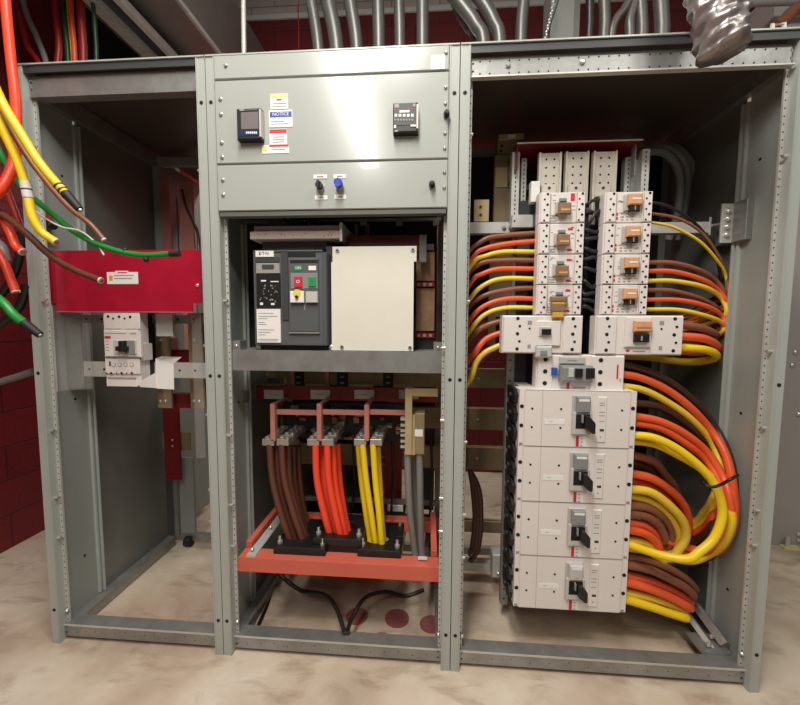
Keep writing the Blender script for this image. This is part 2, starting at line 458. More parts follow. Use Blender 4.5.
l = M(); l.pb(262, 145, 289, 153.3, Y0, -.008, 'label_white'); l.pb(269.3, 144.6, 288.6, 146.6, Y0-.0006, -.008, 'red_mark')
l.prism([(P(263.6, 152.4, 0)[0], P(263, 152.4, 0)[2]), (P(268.2, 152.4, 0)[0], P(263, 152.4, 0)[2]), (P(267.2, 147.6, 0)[0], P(263, 147.4, 0)[2]), (P(264.6, 147.6, 0)[0], P(263, 147.4, 0)[2])], 1, Y0-.0006, -.008, 'yellow_mark')
l.pb(272, 149, 285, 149.6, Y0-.0006, -.008, 'label_grey')
l.build('warning_sticker', PANEL)['label'] = 'low white sticker with a yellow symbol and a red strip'

# meters
def meter_left():
    q = P(251, 141, -.008)
    t = thing('power_meter', 'black square meter with a grey screen left of the stickers', 'meter', (q[0], -.008, q[2]))
    m = M(); m.pb(236.5, 108, 260.8, 139.5, -.034, -.008, 'black_plastic', .004); m.build('housing', t)
    m = M(); x0, x1, z0, z1 = m.pb(241, 112, 258.3, 129, -.0352, -.033, 'screen_grey'); m.build('screen', t)
    m = M(); x0, x1, z0, z1 = m.pb(240, 130, 258, 135.5, -.0352, -.033, 'screen_blue')
    for k in range(6): m.pb(246+k*1.9, 131.5, 247.3+k*1.9, 133.6, -.036, -.033, 'label_white')
    m.build('button_strip', t)
    m = M(); m.pb(259.2, 109, 261, 136.5, -.0355, -.012, 'light_grey_plastic'); m.build('side_trim', t)
    m = M(); m.pb(239.5, 108.8, 244, 110.8, -.0355, -.033, 'label_grey'); m.pb(244, 109.6, 257, 110, -.0352, -.033, 'label_grey'); m.build('logo_plate', t)
meter_left()
def meter_right():
    q = P(405, 133, -.008)
    t = thing('trip_relay', 'small black relay with rows of pale keys near the panel lock', 'relay', (q[0], -.008, q[2]))
    m = M(); m.pb(393, 102, 417.8, 132.5, -.034, -.008, 'black_plastic', .005); m.build('housing', t)
    m = M(); m.pb(394, 103.4, 416, 125, -.0352, -.033, 'charcoal_dark'); m.pb(394, 109, 416, 109.4, -.0356, -.033, 'red_mark')
    m.pb(394.5, 104, 399, 107.6, -.0364, -.033, 'label_grey'); m.pb(413, 104, 415.5, 106.5, -.0364, -.033, 'label_grey')
    m.pb(399.5, 110.2, 409.5, 112.4, -.0364, -.033, 'label_white'); m.build('face_plate', t)
    m = M()
    for k in range(5): m.pb(394.6+k*4.1, 113.8, 397.2+k*4.1, 116.6, -.0360, -.033, 'label_white')
    m.build('key_row', t)
    m = M()
    for k in range(7): m.pb(394.4+k*2.9, 118.8, 395.8+k*2.9, 120.6, -.0364, -.033, 'label_grey')
    m.pb(410.6, 124.6, 416, 126.4, -.0364, -.033, 'label_white'); m.pb(394, 125, 396, 128, -.0364, -.033, 'label_white'); m.pb(394.5, 130, 398, 131.6, -.0364, -.033, 'label_grey')
    m.build('marking', t)
    m = M(); m.pb(416.6, 104, 418.2, 128, -.0345, -.008, 'label_white'); m.build('clear_edge', t)
meter_right()
# selector switches
def selector(px, py, knob_mt, label, up, blue):
    q = P(px, py, -.008)
    t = thing('selector_switch', label, 'switch', (q[0], -.008, q[2]-.012))
    m = M(); m.cyl((q[0], -.008, q[2]), (q[0], -.016, q[2]), .0145, 'light_grey_plastic', 18); m.cyl((q[0], -.016, q[2]), (q[0], -.028, q[2]), .0125, 'black_plastic' if not blue else 'breaker_grey', 18); m.build('collar', t)
    m = M()
    if blue:
        m.cyl((q[0], -.026, q[2]), (q[0], -.044, q[2]), .015, knob_mt, 18, r1=.0135)
        for k in range(8):
            a = k*math.pi/4; m.cyl((q[0]+.013*math.cos(a), -.03, q[2]+.013*math.sin(a)), (q[0]+.012*math.cos(a), -.045, q[2]+.012*math.sin(a)), .003, knob_mt, 6)
    else:
        m.cyl((q[0], -.026, q[2]), (q[0], -.034, q[2]), .0125, knob_mt, 18); m.box(q[0]-.004, q[0]+.004, -.046, -.03, q[2]-.012, q[2]+.012, knob_mt)
    m.build('knob', t, .001)
    for (a, b, c, d) in up:
        m = M(); m.pb(a, b, c, d, -.0095, -.008, 'label_white'); m.pb(a+3.5, b+1.3, c-3.5, d-1.3, -.0101, -.008, 'label_grey'); m.build('name_plate', t)
selector(320.5, 187, 'black_plastic', 'black rotary switch left of the blue one', [(313.5, 174.5, 327, 178.5), (315, 195.3, 327.5, 199.5)], False)
selector(340, 185.8, 'blue_knob', 'blue round pushbutton right of the black rotary switch', [(333.5, 174.3, 346, 178.3), (334.5, 194.5, 346, 199)], True)

# ------------------------------------------------------------------ main breaker on its shelf
shelf = thing('shelf_rail', 'galvanised rail across the middle cabinet under the main breaker', 'rail', ((px0+px1)/2, .1, 1.15))
m = M(); x0, x1 = X1+.047, X2-.047
zt = P(335, 352, .05)[2]; zb = P(335, 371, .045)[2]
m.box(x0, x1, .045, .05, zb, zt, 'galvanised'); m.box(x0, x1, .045, .5, zt, zt+.004, 'galvanised'); m.box(x0, x1, .045, .07, zb-.003, zb, 'galvanised')
m.build('shelf_plate', shelf)
for s, x in ((1, x0), (-1, x1)):
    m = M(); m.box(x, x+s*.03, .05, .1, zt+.004, zt+.04, 'galvanised'); m.bolt(x+s*.015, .05, zt+.02, .006); m.build('end_bracket', shelf)
SH = zt+.004
def main_breaker():
    yf = .05; q = P(292, 350, yf)
    t = thing('main_circuit_breaker', 'large charcoal main breaker with red and green buttons beside the cream cover', 'circuit breaker', (q[0], .15, SH))
    m = M()
    x0 = P(254.5, 300, yf)[0]; x1 = P(323, 300, yf)[0]; z0 = SH+.02; z1 = P(290, 250, yf)[2]; xr = P(330, 300, yf+.05)[0]
    m.box(x0, x1, yf, .4, z0, z1, 'charcoal')
    m.prism([(x1, yf), (x1+.012, yf+.008), (xr+.012, yf+.05), (xr+.012, .4), (x1, .4)], 2, z0, z1-.008, 'charcoal')
    m.box(x0, x0+.006, yf-.004, yf, z0, z1, 'charcoal'); m.box(x0, x1, yf-.004, yf, z1-.008, z1, 'charcoal')
    o = m.build('housing', t, .003)
    m = M(); m.pb(262, 240.5, 327, 250, .12, .3, 'charcoal', .004); m.build('arc_hood', t)
    m = M(); m.box(x0-.01, xr+.02, yf+.03, .4, SH, z0, 'black_plastic'); m.bolt(x0, yf+.03, SH+.012, .01); m.bolt(xr+.01, yf+.03, SH+.012, .01); m.build('cradle', t)
    m = M(); m.pb(326, 246, 333, 264, .09, .3, 'charcoal_dark'); m.build('cradle_bracket', t)
    # left instrument column
    m = M(); m.pb(255.5, 250.8, 273.5, 256.8, yf-.006, yf, 'label_white'); qq = P(264.5, 253.8, yf)
    m.text('E·T·N', qq[0], yf-.006, qq[2], .016, 'ink'); m.build('logo_plate', t)
    m = M(); x = m.pb(255.5, 257.5, 279, 262, yf-.004, yf, 'charcoal_dark'); m.build('dark_strip', t)
    m = M(); m.pb(256, 263, 279.5, 273.3, yf-.006, yf, 'label_grey', .001); m.pb(262, 264.6, 273.8, 269.2, yf-.007, yf, 'charcoal_dark'); m.build('trip_display', t)
    m = M(); m.pb(256.5, 274, 280.3, 307, yf-.005, yf, 'black_plastic')
    rnd = random.Random(3)
    for (a, b, c, d) in ((261, 280, 266, 281.5), (270.5, 281, 278.5, 282), (260, 302.5, 263, 305), (271, 303, 274.5, 305)): m.pb(a, b, c, d, yf-.0058, yf, 'label_white')
    for k in range(26):
        a = rnd.uniform(259, 277); b = rnd.uniform(284, 301); s = rnd.uniform(.5, 1.6); u = rnd.uniform(.4, 1.6)
        m.pb(a, b, a+s, b+u, yf-.0058, yf, 'label_grey')
    m.build('trip_unit', t)
    m = M(); m.pb(256.8, 309, 280.5, 342.6, yf-.005, yf, 'label_white')
    for k, (ln, yy) in enumerate(((15, 313), (19, 316), (9, 318.2), (6, 322), (8, 324), (16, 329.5), (12, 332), (7, 334.5), (20, 339), (19, 340.6))):
        m.pb(258.5, yy, 258.5+ln, yy+.6, yf-.0056, yf, 'label_grey')
    m.build('rating_plate', t)
    # right operating face
    m = M(); m.pb(281.5, 251, 288, 320, yf-.004, yf, 'charcoal_dark'); m.build('seam_strip', t)
    m = M(); m.pb(287.5, 250.6, 315.5, 256.3, yf-.002, yf+.02, 'black_plastic'); m.build('grip_slot', t)
    m = M(); m.pb(288.5, 258.3, 318.5, 332, yf-.008, yf, 'charcoal', .003); m.pb(290, 260, 317.8, 263, yf-.0086, yf, 'black_plastic'); m.pb(289, 332, 319.5, 333.5, yf-.007, yf, 'breaker_grey')
    m.pb(304, 304, 304.8, 310, yf-.0086, yf, 'label_grey')
    f = m.build('face_plate', t)
    m = M(); x0_, x1_, z0_, z1_ = m.pb(294.3, 265.5, 302, 270.5, yf-.0095, yf, 'green_button'); m.text('ON', (x0_+x1_)/2, yf-.0095, (z0_+z1_)/2, .014, 'label_white'); m.build('status_flag', f)['label'] = 'green status flag'
    m = M(); m.pb(308.5, 265.8, 316, 270.2, yf-.0095, yf, 'label_white'); m.build('status_flag', f)['label'] = 'white status flag'
    m = M(); m.pb(290.5, 273, 317.5, 288.5, yf-.0095, yf, 'breaker_grey', .001); m.build('button_bezel', f)
    m = M(); x0_, x1_, z0_, z1_ = m.pb(294, 276.5, 301.8, 287, yf-.016, yf, 'red_button', .001); m.text('O', (x0_+x1_)/2, yf-.016, (z0_+z1_)/2, .018, 'label_white'); m.build('push_button', f)['label'] = 'red push button'
    m = M(); x0_, x1_, z0_, z1_ = m.pb(308.5, 277, 315.6, 286.3, yf-.014, yf, 'green_button', .001); m.text('I', (x0_+x1_)/2, yf-.014, (z0_+z1_)/2, .018, 'ink'); m.build('push_button', f)['label'] = 'green push button'
    m = M(); m.pb(290, 291, 303.8, 302.5, yf-.02, yf, 'label_white', .001)
    c0 = P(297, 293.3, yf-.02); m.tube([(c0[0], yf-.005, c0[2]), (c0[0], yf-.0212, c0[2])], .015, 'yellow_mark', 20); c1 = P(297, 297, yf-.02); m.tube([(c1[0], yf-.02, c1[2]), (c1[0], yf-.028, c1[2])], .006, 'black_plastic', 12)
    m.build('key_lock', f)
    m = M(); m.pb(305.5, 291.5, 317.3, 302.5, yf-.02, yf, 'light_grey_plastic', .001); m.build('cover_flap', f)
main_breaker()
# cream cover plate with a notch
yc = .06
m = M()
ax0 = P(331.5, 300, yc)[0]; ax1 = P(413.5, 300, yc)[0]; ax2 = P(416.5, 255, yc)[0]; cz0 = SH+.002; cz1 = P(375, 246.3, yc)[2]; cz2 = P(412, 261.5, yc)[2]
ax3 = P(332.5, 255, yc)[0]
cover = thing('cover_plate', 'blank cream cover plate right of the charcoal main breaker', 'cover', ((ax0+ax1)/2, yc, cz0))
m.prism([(ax0, cz0), (ax1, cz0), (ax1, cz2), (ax2, cz2), (ax2, cz1), (ax3, cz1), (ax3, cz2), (ax0, cz2)], 1, yc, yc+.004, 'cream_cover'); m.build('plate', cover)
for (a, c) in ((337.5, 250.5), (413, 250), (342, 347), (410, 347.5)):
    b = M(); q = P(a, c, yc); b.tube([(q[0], yc, q[2]), (q[0], yc-.004, q[2])], .0075, 'bolt_steel', 10); b.dot(q[0], yc-.004, q[2], .004, 'ink', 1, .0004); b.build('screw', cover)
m = M(); m.box(ax0+.01, ax1-.01, yc+.004, .22, SH, SH+.02, 'black_plastic'); m.box(ax0+.005, ax0+.02, yc+.004, .3, SH, cz1-.02, 'black_plastic'); m.box(ax1-.03, ax1-.012, yc+.004, .3, SH, cz1-.03, 'black_plastic'); m.build('cover_frame', cover)
# terminal channel over the main breaker
m = M(); a = m.pb(250, 231, 340, 238.6, .07, .16, 'channel_pink'); 
m.box(a[0]+.003, a[1]+.01, .1, .104, a[2], a[3]+.03, 'tinned_bus'); m.box(a[0]+.003, a[1]+.01, .1, .3, a[3]+.026, a[3]+.03, 'tinned_bus')
m.box(a[1], a[1]+.01, .062, .2, a[2]-.012, a[3]+.028, 'galvanised_pale')
rnd = random.Random(5)
for k in range(30): m.dot(rnd.uniform(a[0]+.03, a[1]-.02), .07, rnd.uniform(a[2]+.006, a[3]-.006), rnd.uniform(.001, .0022), 'ink', 1, .0006, 6)
tag(m.build('wiring_channel', None, .001), 'pale perforated wiring channel above the charcoal main breaker', 'channel')
for k, (px, py) in enumerate(((284, 219), (292, 217), (297, 219), (305, 217), (309, 220), (318, 218))):
    q = P(px, py+4, .18); m = M(); m.tube(cr([(q[0], .18, a[3]+.028), (q[0], .19, q[2]+.02), (q[0]+.01*((k % 3)-1), .25, q[2]+.07)], 5), .004, 'cable_black', 6)
    m.bolt(q[0], .178, q[2], .004); tag(m.build('control_wire'), ['control wire nearest the left end of the wiring channel', 'control wire second from the left on the wiring channel', 'control wire third from the left on the wiring channel', 'control wire fourth from the left on the wiring channel', 'control wire fifth from the left on the wiring channel', 'control wire nearest the right end of the wiring channel'][k], 'wire', 'control wires above the wiring channel')
# red barrier, bracket and bronze conductors right of the cover
m = M(); m.pb(342, 235.5, 421, 252, .14, .15, 'dark_red_sheet'); tag(m.build('barrier_board'), 'dark red board edge just above the cream cover plate', 'barrier')
m = M(); m.pb(419, 234.5, 426.5, 262, .12, .16, 'breaker_grey', .002); tag(m.build('mounting_bracket'), 'short grey upright bracket at the top right corner of the cream cover', 'bracket')
t = thing('bus_stack', 'bronze conductor stack right of the cream cover plate', 'busbar', (P(426, 300, .2)[0], .2, SH))
for (b0, b1) in ((252, 281), (288, 331)):
    m = M(); x = m.pb(416, b0, 434.5, b1, .19, .23, 'bronze'); m.build('conductor', t, .001)
m = M(); m.pb(414, 244, 434, 250, .2, .3, 'breaker_grey'); m.build('top_clip', t)
for b0 in (282, 333):
    m = M(); z = m.pb(415, b0, 434.5, b0+5, .18, .24, 'dark_red_sheet'); 
    for k in range(3): m.pb(417+k*6, b0+1, 420+k*6, b0+4, .172, .18, 'tan_bus')
    m.build('spacer', t)
m = M(); m.box(P(415, 340, .2)[0], P(436, 340, .2)[0], .19, .24, SH, P(425, 338, .2)[2], 'black_plastic'); m.build('foot_block', t)
# cross rail behind the panel with fixings
m = M(); x = m.pb(236, 219, 441, 221.5, .22, .235, 'galvanised'); 
for a in (240, 363, 399, 436): m.pb(a-3, 220, a+3, 225, .21, .23, 'galvanised')
tag(m.build('cross_rail'), 'thin galvanised rail just below the switch panel inside the middle cabinet', 'rail')
# copper stubs
for k, (a, b) in enumerate(((356, 224), (367, 224))):
    m = M(); m.pb(a-1.4, b, a+1.4, b+9, .3, .32, 'copper'); m.pb(a-1, b+9, a+1, b+14, .31, .318, 'copper'); tag(m.build('copper_stub'), ['left one of two copper stubs above the cream cover', 'right one of two copper stubs above the cream cover'][k], 'busbar', 'copper stubs above the cream cover')

# ------------------------------------------------------------------ middle section, lower part
m0 = thing('phase_barrier', 'dark red horizontal board with four small name plates below the shelf rail', 'barrier', P(340, 400, .3))
m = M(); m.pb(256, 387, 437, 400.5, .3, .31, 'dark_red_sheet'); m.build('board', m0)
for a in (264, 310.5, 354.5, 399):
    m = M(); m.pb(a, 390, a+19.5, 399, .297, .3, 'label_grey' if a == 399 else 'light_grey_plastic'); m.pb(a+6, 394, a+13, 395, .2962, .3, 'label_grey'); m.build('name_plate', m0)
m = M(); m.box(P(256, 394, .3)[0]-.02, P(256, 394, .3)[0], .2, .31, P(256, 394, .3)[2]-.02, P(256, 392, .3)[2]+.02, 'galvanised'); m.build('end_bracket', m0)
# copper ladder
cu = thing('copper_ladder', 'copper bar frame linking the three lug clusters of brown, orange and yellow cables', 'busbar', P(340, 440, .17))
for a, b in ((272.5, 404), (319, 404), (366.5, 405)):
    m = M(); m.pb(a-2.3, b, a+2.3, 441, .14, .17, 'copper'); x = P(a, b, .14); m.box(x[0]-.008, x[0]+.008, .17, .34, x[2]-.012, x[2], 'copper'); m.build('copper_upright', cu, .001)
for a, b in ((275.5, 316.5), (321.5, 364), (369, 404)):
    m = M(); m.pb(a-1, 410, b+1, 415, .16, .172, 'copper'); m.build('copper_rung', cu, .001)
# lug clusters
LUGN = ['lug cluster holding the brown cables', 'lug cluster holding the orange cables', 'lug cluster holding the yellow cables of the middle cabinet']
for k, a in enumerate((262, 307, 354)):
    t = thing('lug_cluster', LUGN[k], 'terminal lugs', P(a+12, 443, .22), 'lug clusters on the copper frame')
    for j, dx in enumerate((0, 14.5)):
        if k == 2 and j == 1: dx = 16
        m = M(); q0 = P(a+dx, 440, .14); q1 = P(a+dx+12, 446, .14)
        for i in range(4):
            y0 = .14+i*.055
            m.box(q0[0], q1[0], y0, y0+.047, q1[2], q0[2]+.003, 'lug_metal')
            xc = (q0[0]+q1[0])/2
            m.cyl((xc-.01, y0+.022, q0[2]+.004), (xc-.01, y0+.022, q0[2]+.011), .010, 'bolt_steel', 8)
            m.cyl((xc+.012, y0+.022, q0[2]+.004), (xc+.014, y0+.022, q0[2]+.009), .007, 'lug_metal', 8)
        m.box(q0[0]+.005, q1[0]-.005, .15, .36, q1[2]+.004, q0[2]+.002, 'lug_metal')
        m.build('lug_row', t, .001)
# cables of the middle section
def run(lst, tail=None, tailY=0):
    pts = PP(lst)
    if tail: pts += tail
    return pts
def midcable(lst, r, mt, label, group, idx):
    lst = list(lst)
    pts = PP(lst)
    x, y, z = pts[-1]
    pts += [(x+.012, y+.01, z-.085), (x+.03, y+.08, z-.15), (x+.05, y+.22, z-.19), (x+.06, .66, z-.2)]
    return cable('power_cable', pts, r, mt, label, 'cable', group)
def ends_at(lst): return lst
G = 'brown power cables of the middle cabinet'
br = [([(269.5, 444, .15), (272.5, 480, .15), (281, 514, .15), (291, 544, .15)], 'leftmost brown cable under the left lug cluster'),
      ([(276, 444, .19), (278.5, 482, .19), (286, 512, .19), (297, 543, .18)], 'brown cable second from the left under the left lug cluster'),
      ([(281.5, 444, .15), (284.5, 480, .15), (294.5, 516, .15), (304, 545, .15)], 'brown cable third from the left under the left lug cluster'),
      ([(288, 446, .2), (289.5, 482, .2), (297, 512, .2), (306, 541, .19)], 'brown cable third from the right under the left lug cluster'),
      ([(293.5, 446, .26), (294.5, 480, .26), (300, 512, .25), (309, 540, .24)], 'brown cable second from the right under the left lug cluster'),
      ([(298.5, 446, .3), (299.5, 478, .3), (304, 510, .3), (312, 538, .28)], 'rightmost brown cable under the left lug cluster')]
for i, (l, lab) in enumerate(br): midcable(l, .0135, 'cable_brown', lab, G, i)
G = 'orange power cables of the middle cabinet'
og = [([(315.5, 444, .15), (317, 480, .15), (324, 513, .15), (332, 543, .16)], 'leftmost bright orange cable under the middle lug cluster'),
      ([(322, 444, .21), (323.5, 480, .2), (330, 513, .2), (338, 541, .19)], 'orange cable second from the left under the middle lug cluster'),
      ([(327, 444, .15), (329, 480, .15), (335.5, 514, .15), (342, 543, .15)], 'middle orange cable under the middle lug cluster'),
      ([(332.5, 444, .19), (335, 484, .19), (341, 516, .18), (347, 542, .18)], 'orange cable second from the right under the middle lug cluster'),
      ([(337, 444, .25), (340, 484, .24), (345, 516, .23), (350, 540, .22)], 'rightmost orange cable under the middle lug cluster')]
for i, (l, lab) in enumerate(og): midcable(l, .0145, 'cable_red', lab, G, i)
G = 'yellow power cables of the middle cabinet'
ye = [([(362.5, 444, .15), (366, 480, .15), (371, 513, .15), (376, 547, .15)], 'left front yellow cable under the right lug cluster'),
      ([(358.5, 446, .25), (361.5, 480, .24), (366, 513, .22), (371, 547, .2)], 'yellow cable behind, furthest left under the right lug cluster'),
      ([(373, 444, .15), (375.5, 480, .15), (379, 513, .14), (382, 547, .14)], 'right front yellow cable under the right lug cluster'),
      ([(377.5, 446, .21), (379.5, 482, .21), (381, 513, .2), (384, 546, .19)], 'yellow cable behind, furthest right under the right lug cluster')]
for i, (l, lab) in enumerate(ye): midcable(l, .0135, 'cable_yellow', lab, G, i)
G = 'grey power cables under the tan neutral bar'
gy = [([(407.5, 452, .14), (408.5, 486, .14), (410.5, 516, .15), (414.5, 548, .17)], 'left thick grey cable under the tan bar'),
      ([(419.5, 452, .14), (420, 486, .14), (420.5, 516, .15), (421.5, 548, .17)], 'right thick grey cable under the tan bar'),
      ([(413, 452, .2), (413.5, 486, .21), (416, 516, .22), (419, 545, .24)], 'thick grey cable between and behind the two under the tan bar')]
for i, (l, lab) in enumerate(gy): midcable(l, .0145, 'cable_grey', lab, G, i)
# tan neutral bar
t = thing('neutral_bar', 'tan angled bar and terminal block at the right of the middle cabinet', 'busbar', P(415, 455, .12))
m = M(); m.pb(405, 388.5, 438, 396.5, .12, .135, 'brass_bus'); m.pb(405, 388.5, 412, 455, .119, .135, 'brass_bus'); m.build('angle_bar', t, .001)
m = M(); m.pb(412.2, 415, 415.6, 455, .13, .2, 'brass_bus'); m.pb(415, 413.5, 424.5, 454.5, .12, .2, 'tan_bus', .002); m.build('terminal_block', t)
m = M(); m.pb(414.8, 429.5, 422.8, 436.5, .1185, .12, 'label_white'); m.build('sticker', t)
m = M()
for yy in (418, 424, 429.5, 434, 440, 445.5): m.pb(400.5, yy, 405, yy+2.6, .13, .16, 'bolt_steel')
m.build('terminal_screws', t)

# red cable support frame
fr = thing('cable_support_frame', 'orange-red painted rail frame carrying the black cable clamps', 'frame', (1.19, .2, .35))
fx0, fx1 = X1+.047, X2-.047
rz1 = P(335, 563, .045)[2]; rz0 = P(335, 576.5, .045)[2]
m = M(); m.box(fx0, fx1, .045, .05, rz0, rz1, 'red_rail'); m.box(fx0, fx1, .045, .11, rz1, rz1+.004, 'red_rail'); m.pb(418, 556.5, 427, 560, .075, .076, 'label_white'); m.build('front_rail', fr, .001)
m = M(); m.box(fx0, fx1, .38, .43, rz1-.05, rz1+.004, 'red_rail'); m.build('rear_rail', fr, .001)
for x in (fx0, fx1-.03):
    m = M(); m.box(x, x+.025, .112, .43, rz1+.004, rz1+.03, 'red_rail'); m.build('side_rail', fr, .001)
m = M(); m.box(fx0+.032, fx0+.07, .05, .4, rz1+.004, rz1+.01, 'galvanised_pale'); m.bolt(fx0+.045, .08, rz1+.02, .007, 'bolt_steel', 1, .01); m.bolt(fx0+.05, .25, rz1+.02, .007, 'bolt_steel', 1, .01); m.build('slotted_strip', fr)
fz = rz1+.004
CL = [(273, 325, 'black cable clamp around the brown cables', .075), (312.5, 362, 'black cable clamp around the orange cables', .10), (357, 401, 'black cable clamp around the yellow cables', .085)]
for k, (a, b, lab, yy) in enumerate(CL):
    xa = P(a, 550, yy)[0]; xb = P(b, 550, yy)[0]; t = thing('cable_clamp', lab, 'cable clamp', ((xa+xb)/2, .2, fz), 'black cable clamps on the red frame')
    zc = fz+(.001 if k != 1 else .032); ht = .03
    for nm, y0, y1, sgn in (('front_jaw', yy, .19, 1), ('rear_jaw', .31, .19, -1)):
        m = M(); xc = P((a+b)/2+(-4 if k == 0 else (6 if k == 1 else -3)), 545, .15)[0]; rr = .055; poly = [(xa, y0), (xb, y0), (xb, y1-sgn*.004), (xc+rr, y1-sgn*.004)]
        for i in range(9):
            an = math.pi*i/8; poly.append((xc+rr*math.cos(an), y1-sgn*.004-sgn*rr*.9*math.sin(an)))
        poly.append((xa, y1-sgn*.004))
        m.prism(poly, 2, zc, zc+ht, 'black_plastic'); m.build(nm, t, .004, 2)
    for x in (xa+.018, xb-.018):
        m = M(); m.cyl((x, yy+.03, zc+ht), (x, yy+.03, zc+ht+.03), .006, 'bolt_steel', 8); m.cyl((x, yy+.03, zc+ht), (x, yy+.03, zc+ht+.012), .011, 'bolt_steel', 6, smooth=False)
        m.build('clamp_bolt', t)
        M().cyl((x, .285, zc+ht), (x, .285, zc+ht+.02), .008, 'bolt_steel', 6, smooth=False).build('clamp_bolt', t)
    if k == 1:
        m = M(); m.box(xa+.01, xb-.01, yy+.01, .33, fz, zc, 'black_plastic'); m.build('spacer_block', t)
# black hoses on the floor
for k, (pts, lab) in enumerate((([(275, 556, .30), (278, 572, .28), (300, 590, .25), (322, 594, .2), (335, 606, .15), (345, 633, .05)], 'black hose curving down from the left under the red frame'),
                     ([(424, 590, .32), (405, 596, .3), (385, 592, .26), (365, 598, .2), (352, 618, .12), (347, 633, .05)], 'black hose curving down from the right under the red frame'))):
    p = PP(pts); zmin = min(q[2] for q in p); p = [(q[0], q[1], max(q[2], .015)) for q in p]
    cable('rubber_hose', p, .009, 'cable_black', lab, 'hose', 'black hoses below the red frame')
# slide rail left
m = M(); p0 = PZ(281, 574, .2); 
a0 = Vector(P(248, 632, .10)); a1 = Vector(P(276, 575, .52))
d = (a1-a0)
m.tube([a0, a1], .011, 'galvanised', 4, smooth=False); m.tube([a0+Vector((.03, 0, -.0)), a1+Vector((.03, 0, 0))], .008, 'black_plastic', 4, smooth=False)
tag(m.build('slide_rail'), 'slotted rail running back along the bottom left of the middle cabinet', 'rail')
# floor caps
for k, (a, b, r, lab) in enumerate(((397, 618, .055, 'reddish round floor plug, middle one inside the cabinet'), (357, 616, .05, 'reddish round floor plug behind the hose ends'), (381, 641, .045, 'reddish round floor plug just behind the base rail'), (431, 624, .05, 'reddish round floor plug by the right post of the middle cabinet'), (421, 645, .03, 'smallest reddish floor plug close to the base rail'))):
    q = PZ(a, b, .003); m = M(); m.tube([(q[0], q[1], 0), (q[0], q[1], .004)], r, 'floor_cap', 24, smooth=False); tag(m.build('floor_plug'), lab, 'floor plug', 'reddish floor plugs')

# ------------------------------------------------------------------ rear bus and supports across the line-up
BY = .62
BUS = [(369, 388, 'topmost of the tan main busbars behind the cabinets'), (409, 430, 'second tan main busbar from the top'), (448, 470, 'third tan main busbar from the top'), (522, 533, 'lowest and thinnest tan main busbar')]
for (b0, b1, lab) in BUS:
    z1 = P(492, b0, BY)[2]; z0 = P(492, b1, BY)[2]
    m = M(); m.box(.48, 1.98, BY, BY+.012, z0, z1, 'tan_bus'); m.box(.48, 1.98, BY+.025, BY+.037, z0, z1, 'tan_bus')
    for x in (1.0, 1.2, 1.4, 1.75, 1.82): m.bolt(x, BY, (z0+z1)/2, .008)
    tag(m.build('main_busbar', None, .001), lab, 'busbar', 'horizontal tan main busbars')
for (x0, x1, zt_, zb_, lab, y0) in ((1.68, 1.755, 1.42, .35, 'dark red upright board behind the left post of the right cabinet', .56), (1.96, 2.0, 1.6, .35, 'dark red upright board behind the white breakers', .575), (1.30, 1.42, .92, .32, 'dark red upright board behind the yellow cables', .575)):
    m = M(); m.box(x0, x1, y0, y0+.03, zb_, zt_, 'dark_red_sheet')
    z = zb_+.08
    while z < zt_-.05:
        m.bolt(x0+.02, y0, z, .008, 'tan_bus'); m.bolt(x0+.02, y0, z+.04, .008, 'tan_bus'); z += .19
    tag(m.build('bus_support', None, .001), lab, 'bus support', 'dark red bus supports')
for (x0, x1, z0, z1, lab) in ((X1+.055, 1.335, .24, 2.2, 'black sheet added to darken the rear of the middle cabinet behind the cables'), (1.455, X2-.055, .3, 2.2, 'black strip added to darken the rear behind the grey cables of the middle cabinet'), (X2+.055, 1.95, 1.36, 2.2, 'black sheet added to darken the rear high behind the left cable fan'), (2.004, X3-.055, .34, 2.2, 'black sheet added to darken the rear behind the white breakers and feeder loops')):
    m = M(); m.box(x0, x1, .672, .678, z0, z1, 'rear_shade_black')  # added sheet, its black stands in for shade at the cabinet rear
    if x0 < 1: m.box(x1, 1.455, .672, .678, .98, z1, 'rear_shade_black')
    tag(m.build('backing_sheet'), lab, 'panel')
# vertical runs behind the shelf area (breaker stabs)
t = thing('breaker_rear_terminals', 'dark terminal columns behind the copper frame under the shelf', 'terminals', (1.2, .5, .95))
for a in (245, 291, 335, 381):
    m = M(); m.pb(a+2, 370, a+12, 394, .42, .44, 'black_plastic'); m.pb(a+5, 376, a+9, 378, .415, .42, 'breaker_grey'); m.pb(a+5, 382, a+9, 384, .415, .42, 'breaker_grey'); m.build('terminal_column', t)
for a in (262, 305, 349, 390):
    m = M(); m.pb(a, 370, a+24, 378, .45, .46, 'tan_bus'); m.pb(a, 384, a+24, 390, .45, .46, 'tan_bus'); m.build('terminal_pad', t)
for a in (292, 327):
    m = M(); m.pb(a-2, 371, a+2, 396, .38, .4, 'copper'); m.build('copper_link', t)
m = M()
rnd = random.Random(11)
for k in range(26):
    a = rnd.uniform(283, 400); b = rnd.uniform(404, 440); w_ = rnd.uniform(3, 9); h_ = rnd.uniform(2, 6)
    m.pb(a, b, a+w_, b+h_, .38+rnd.uniform(0, .05), .44, rnd.choice(['tan_bus', 'lug_metal', 'tan_bus', 'black_plastic', 'bronze']), .001)
m.pb(283, 403, 404, 440, .44, .45, 'black_plastic')
m.build('lug_backing', t)
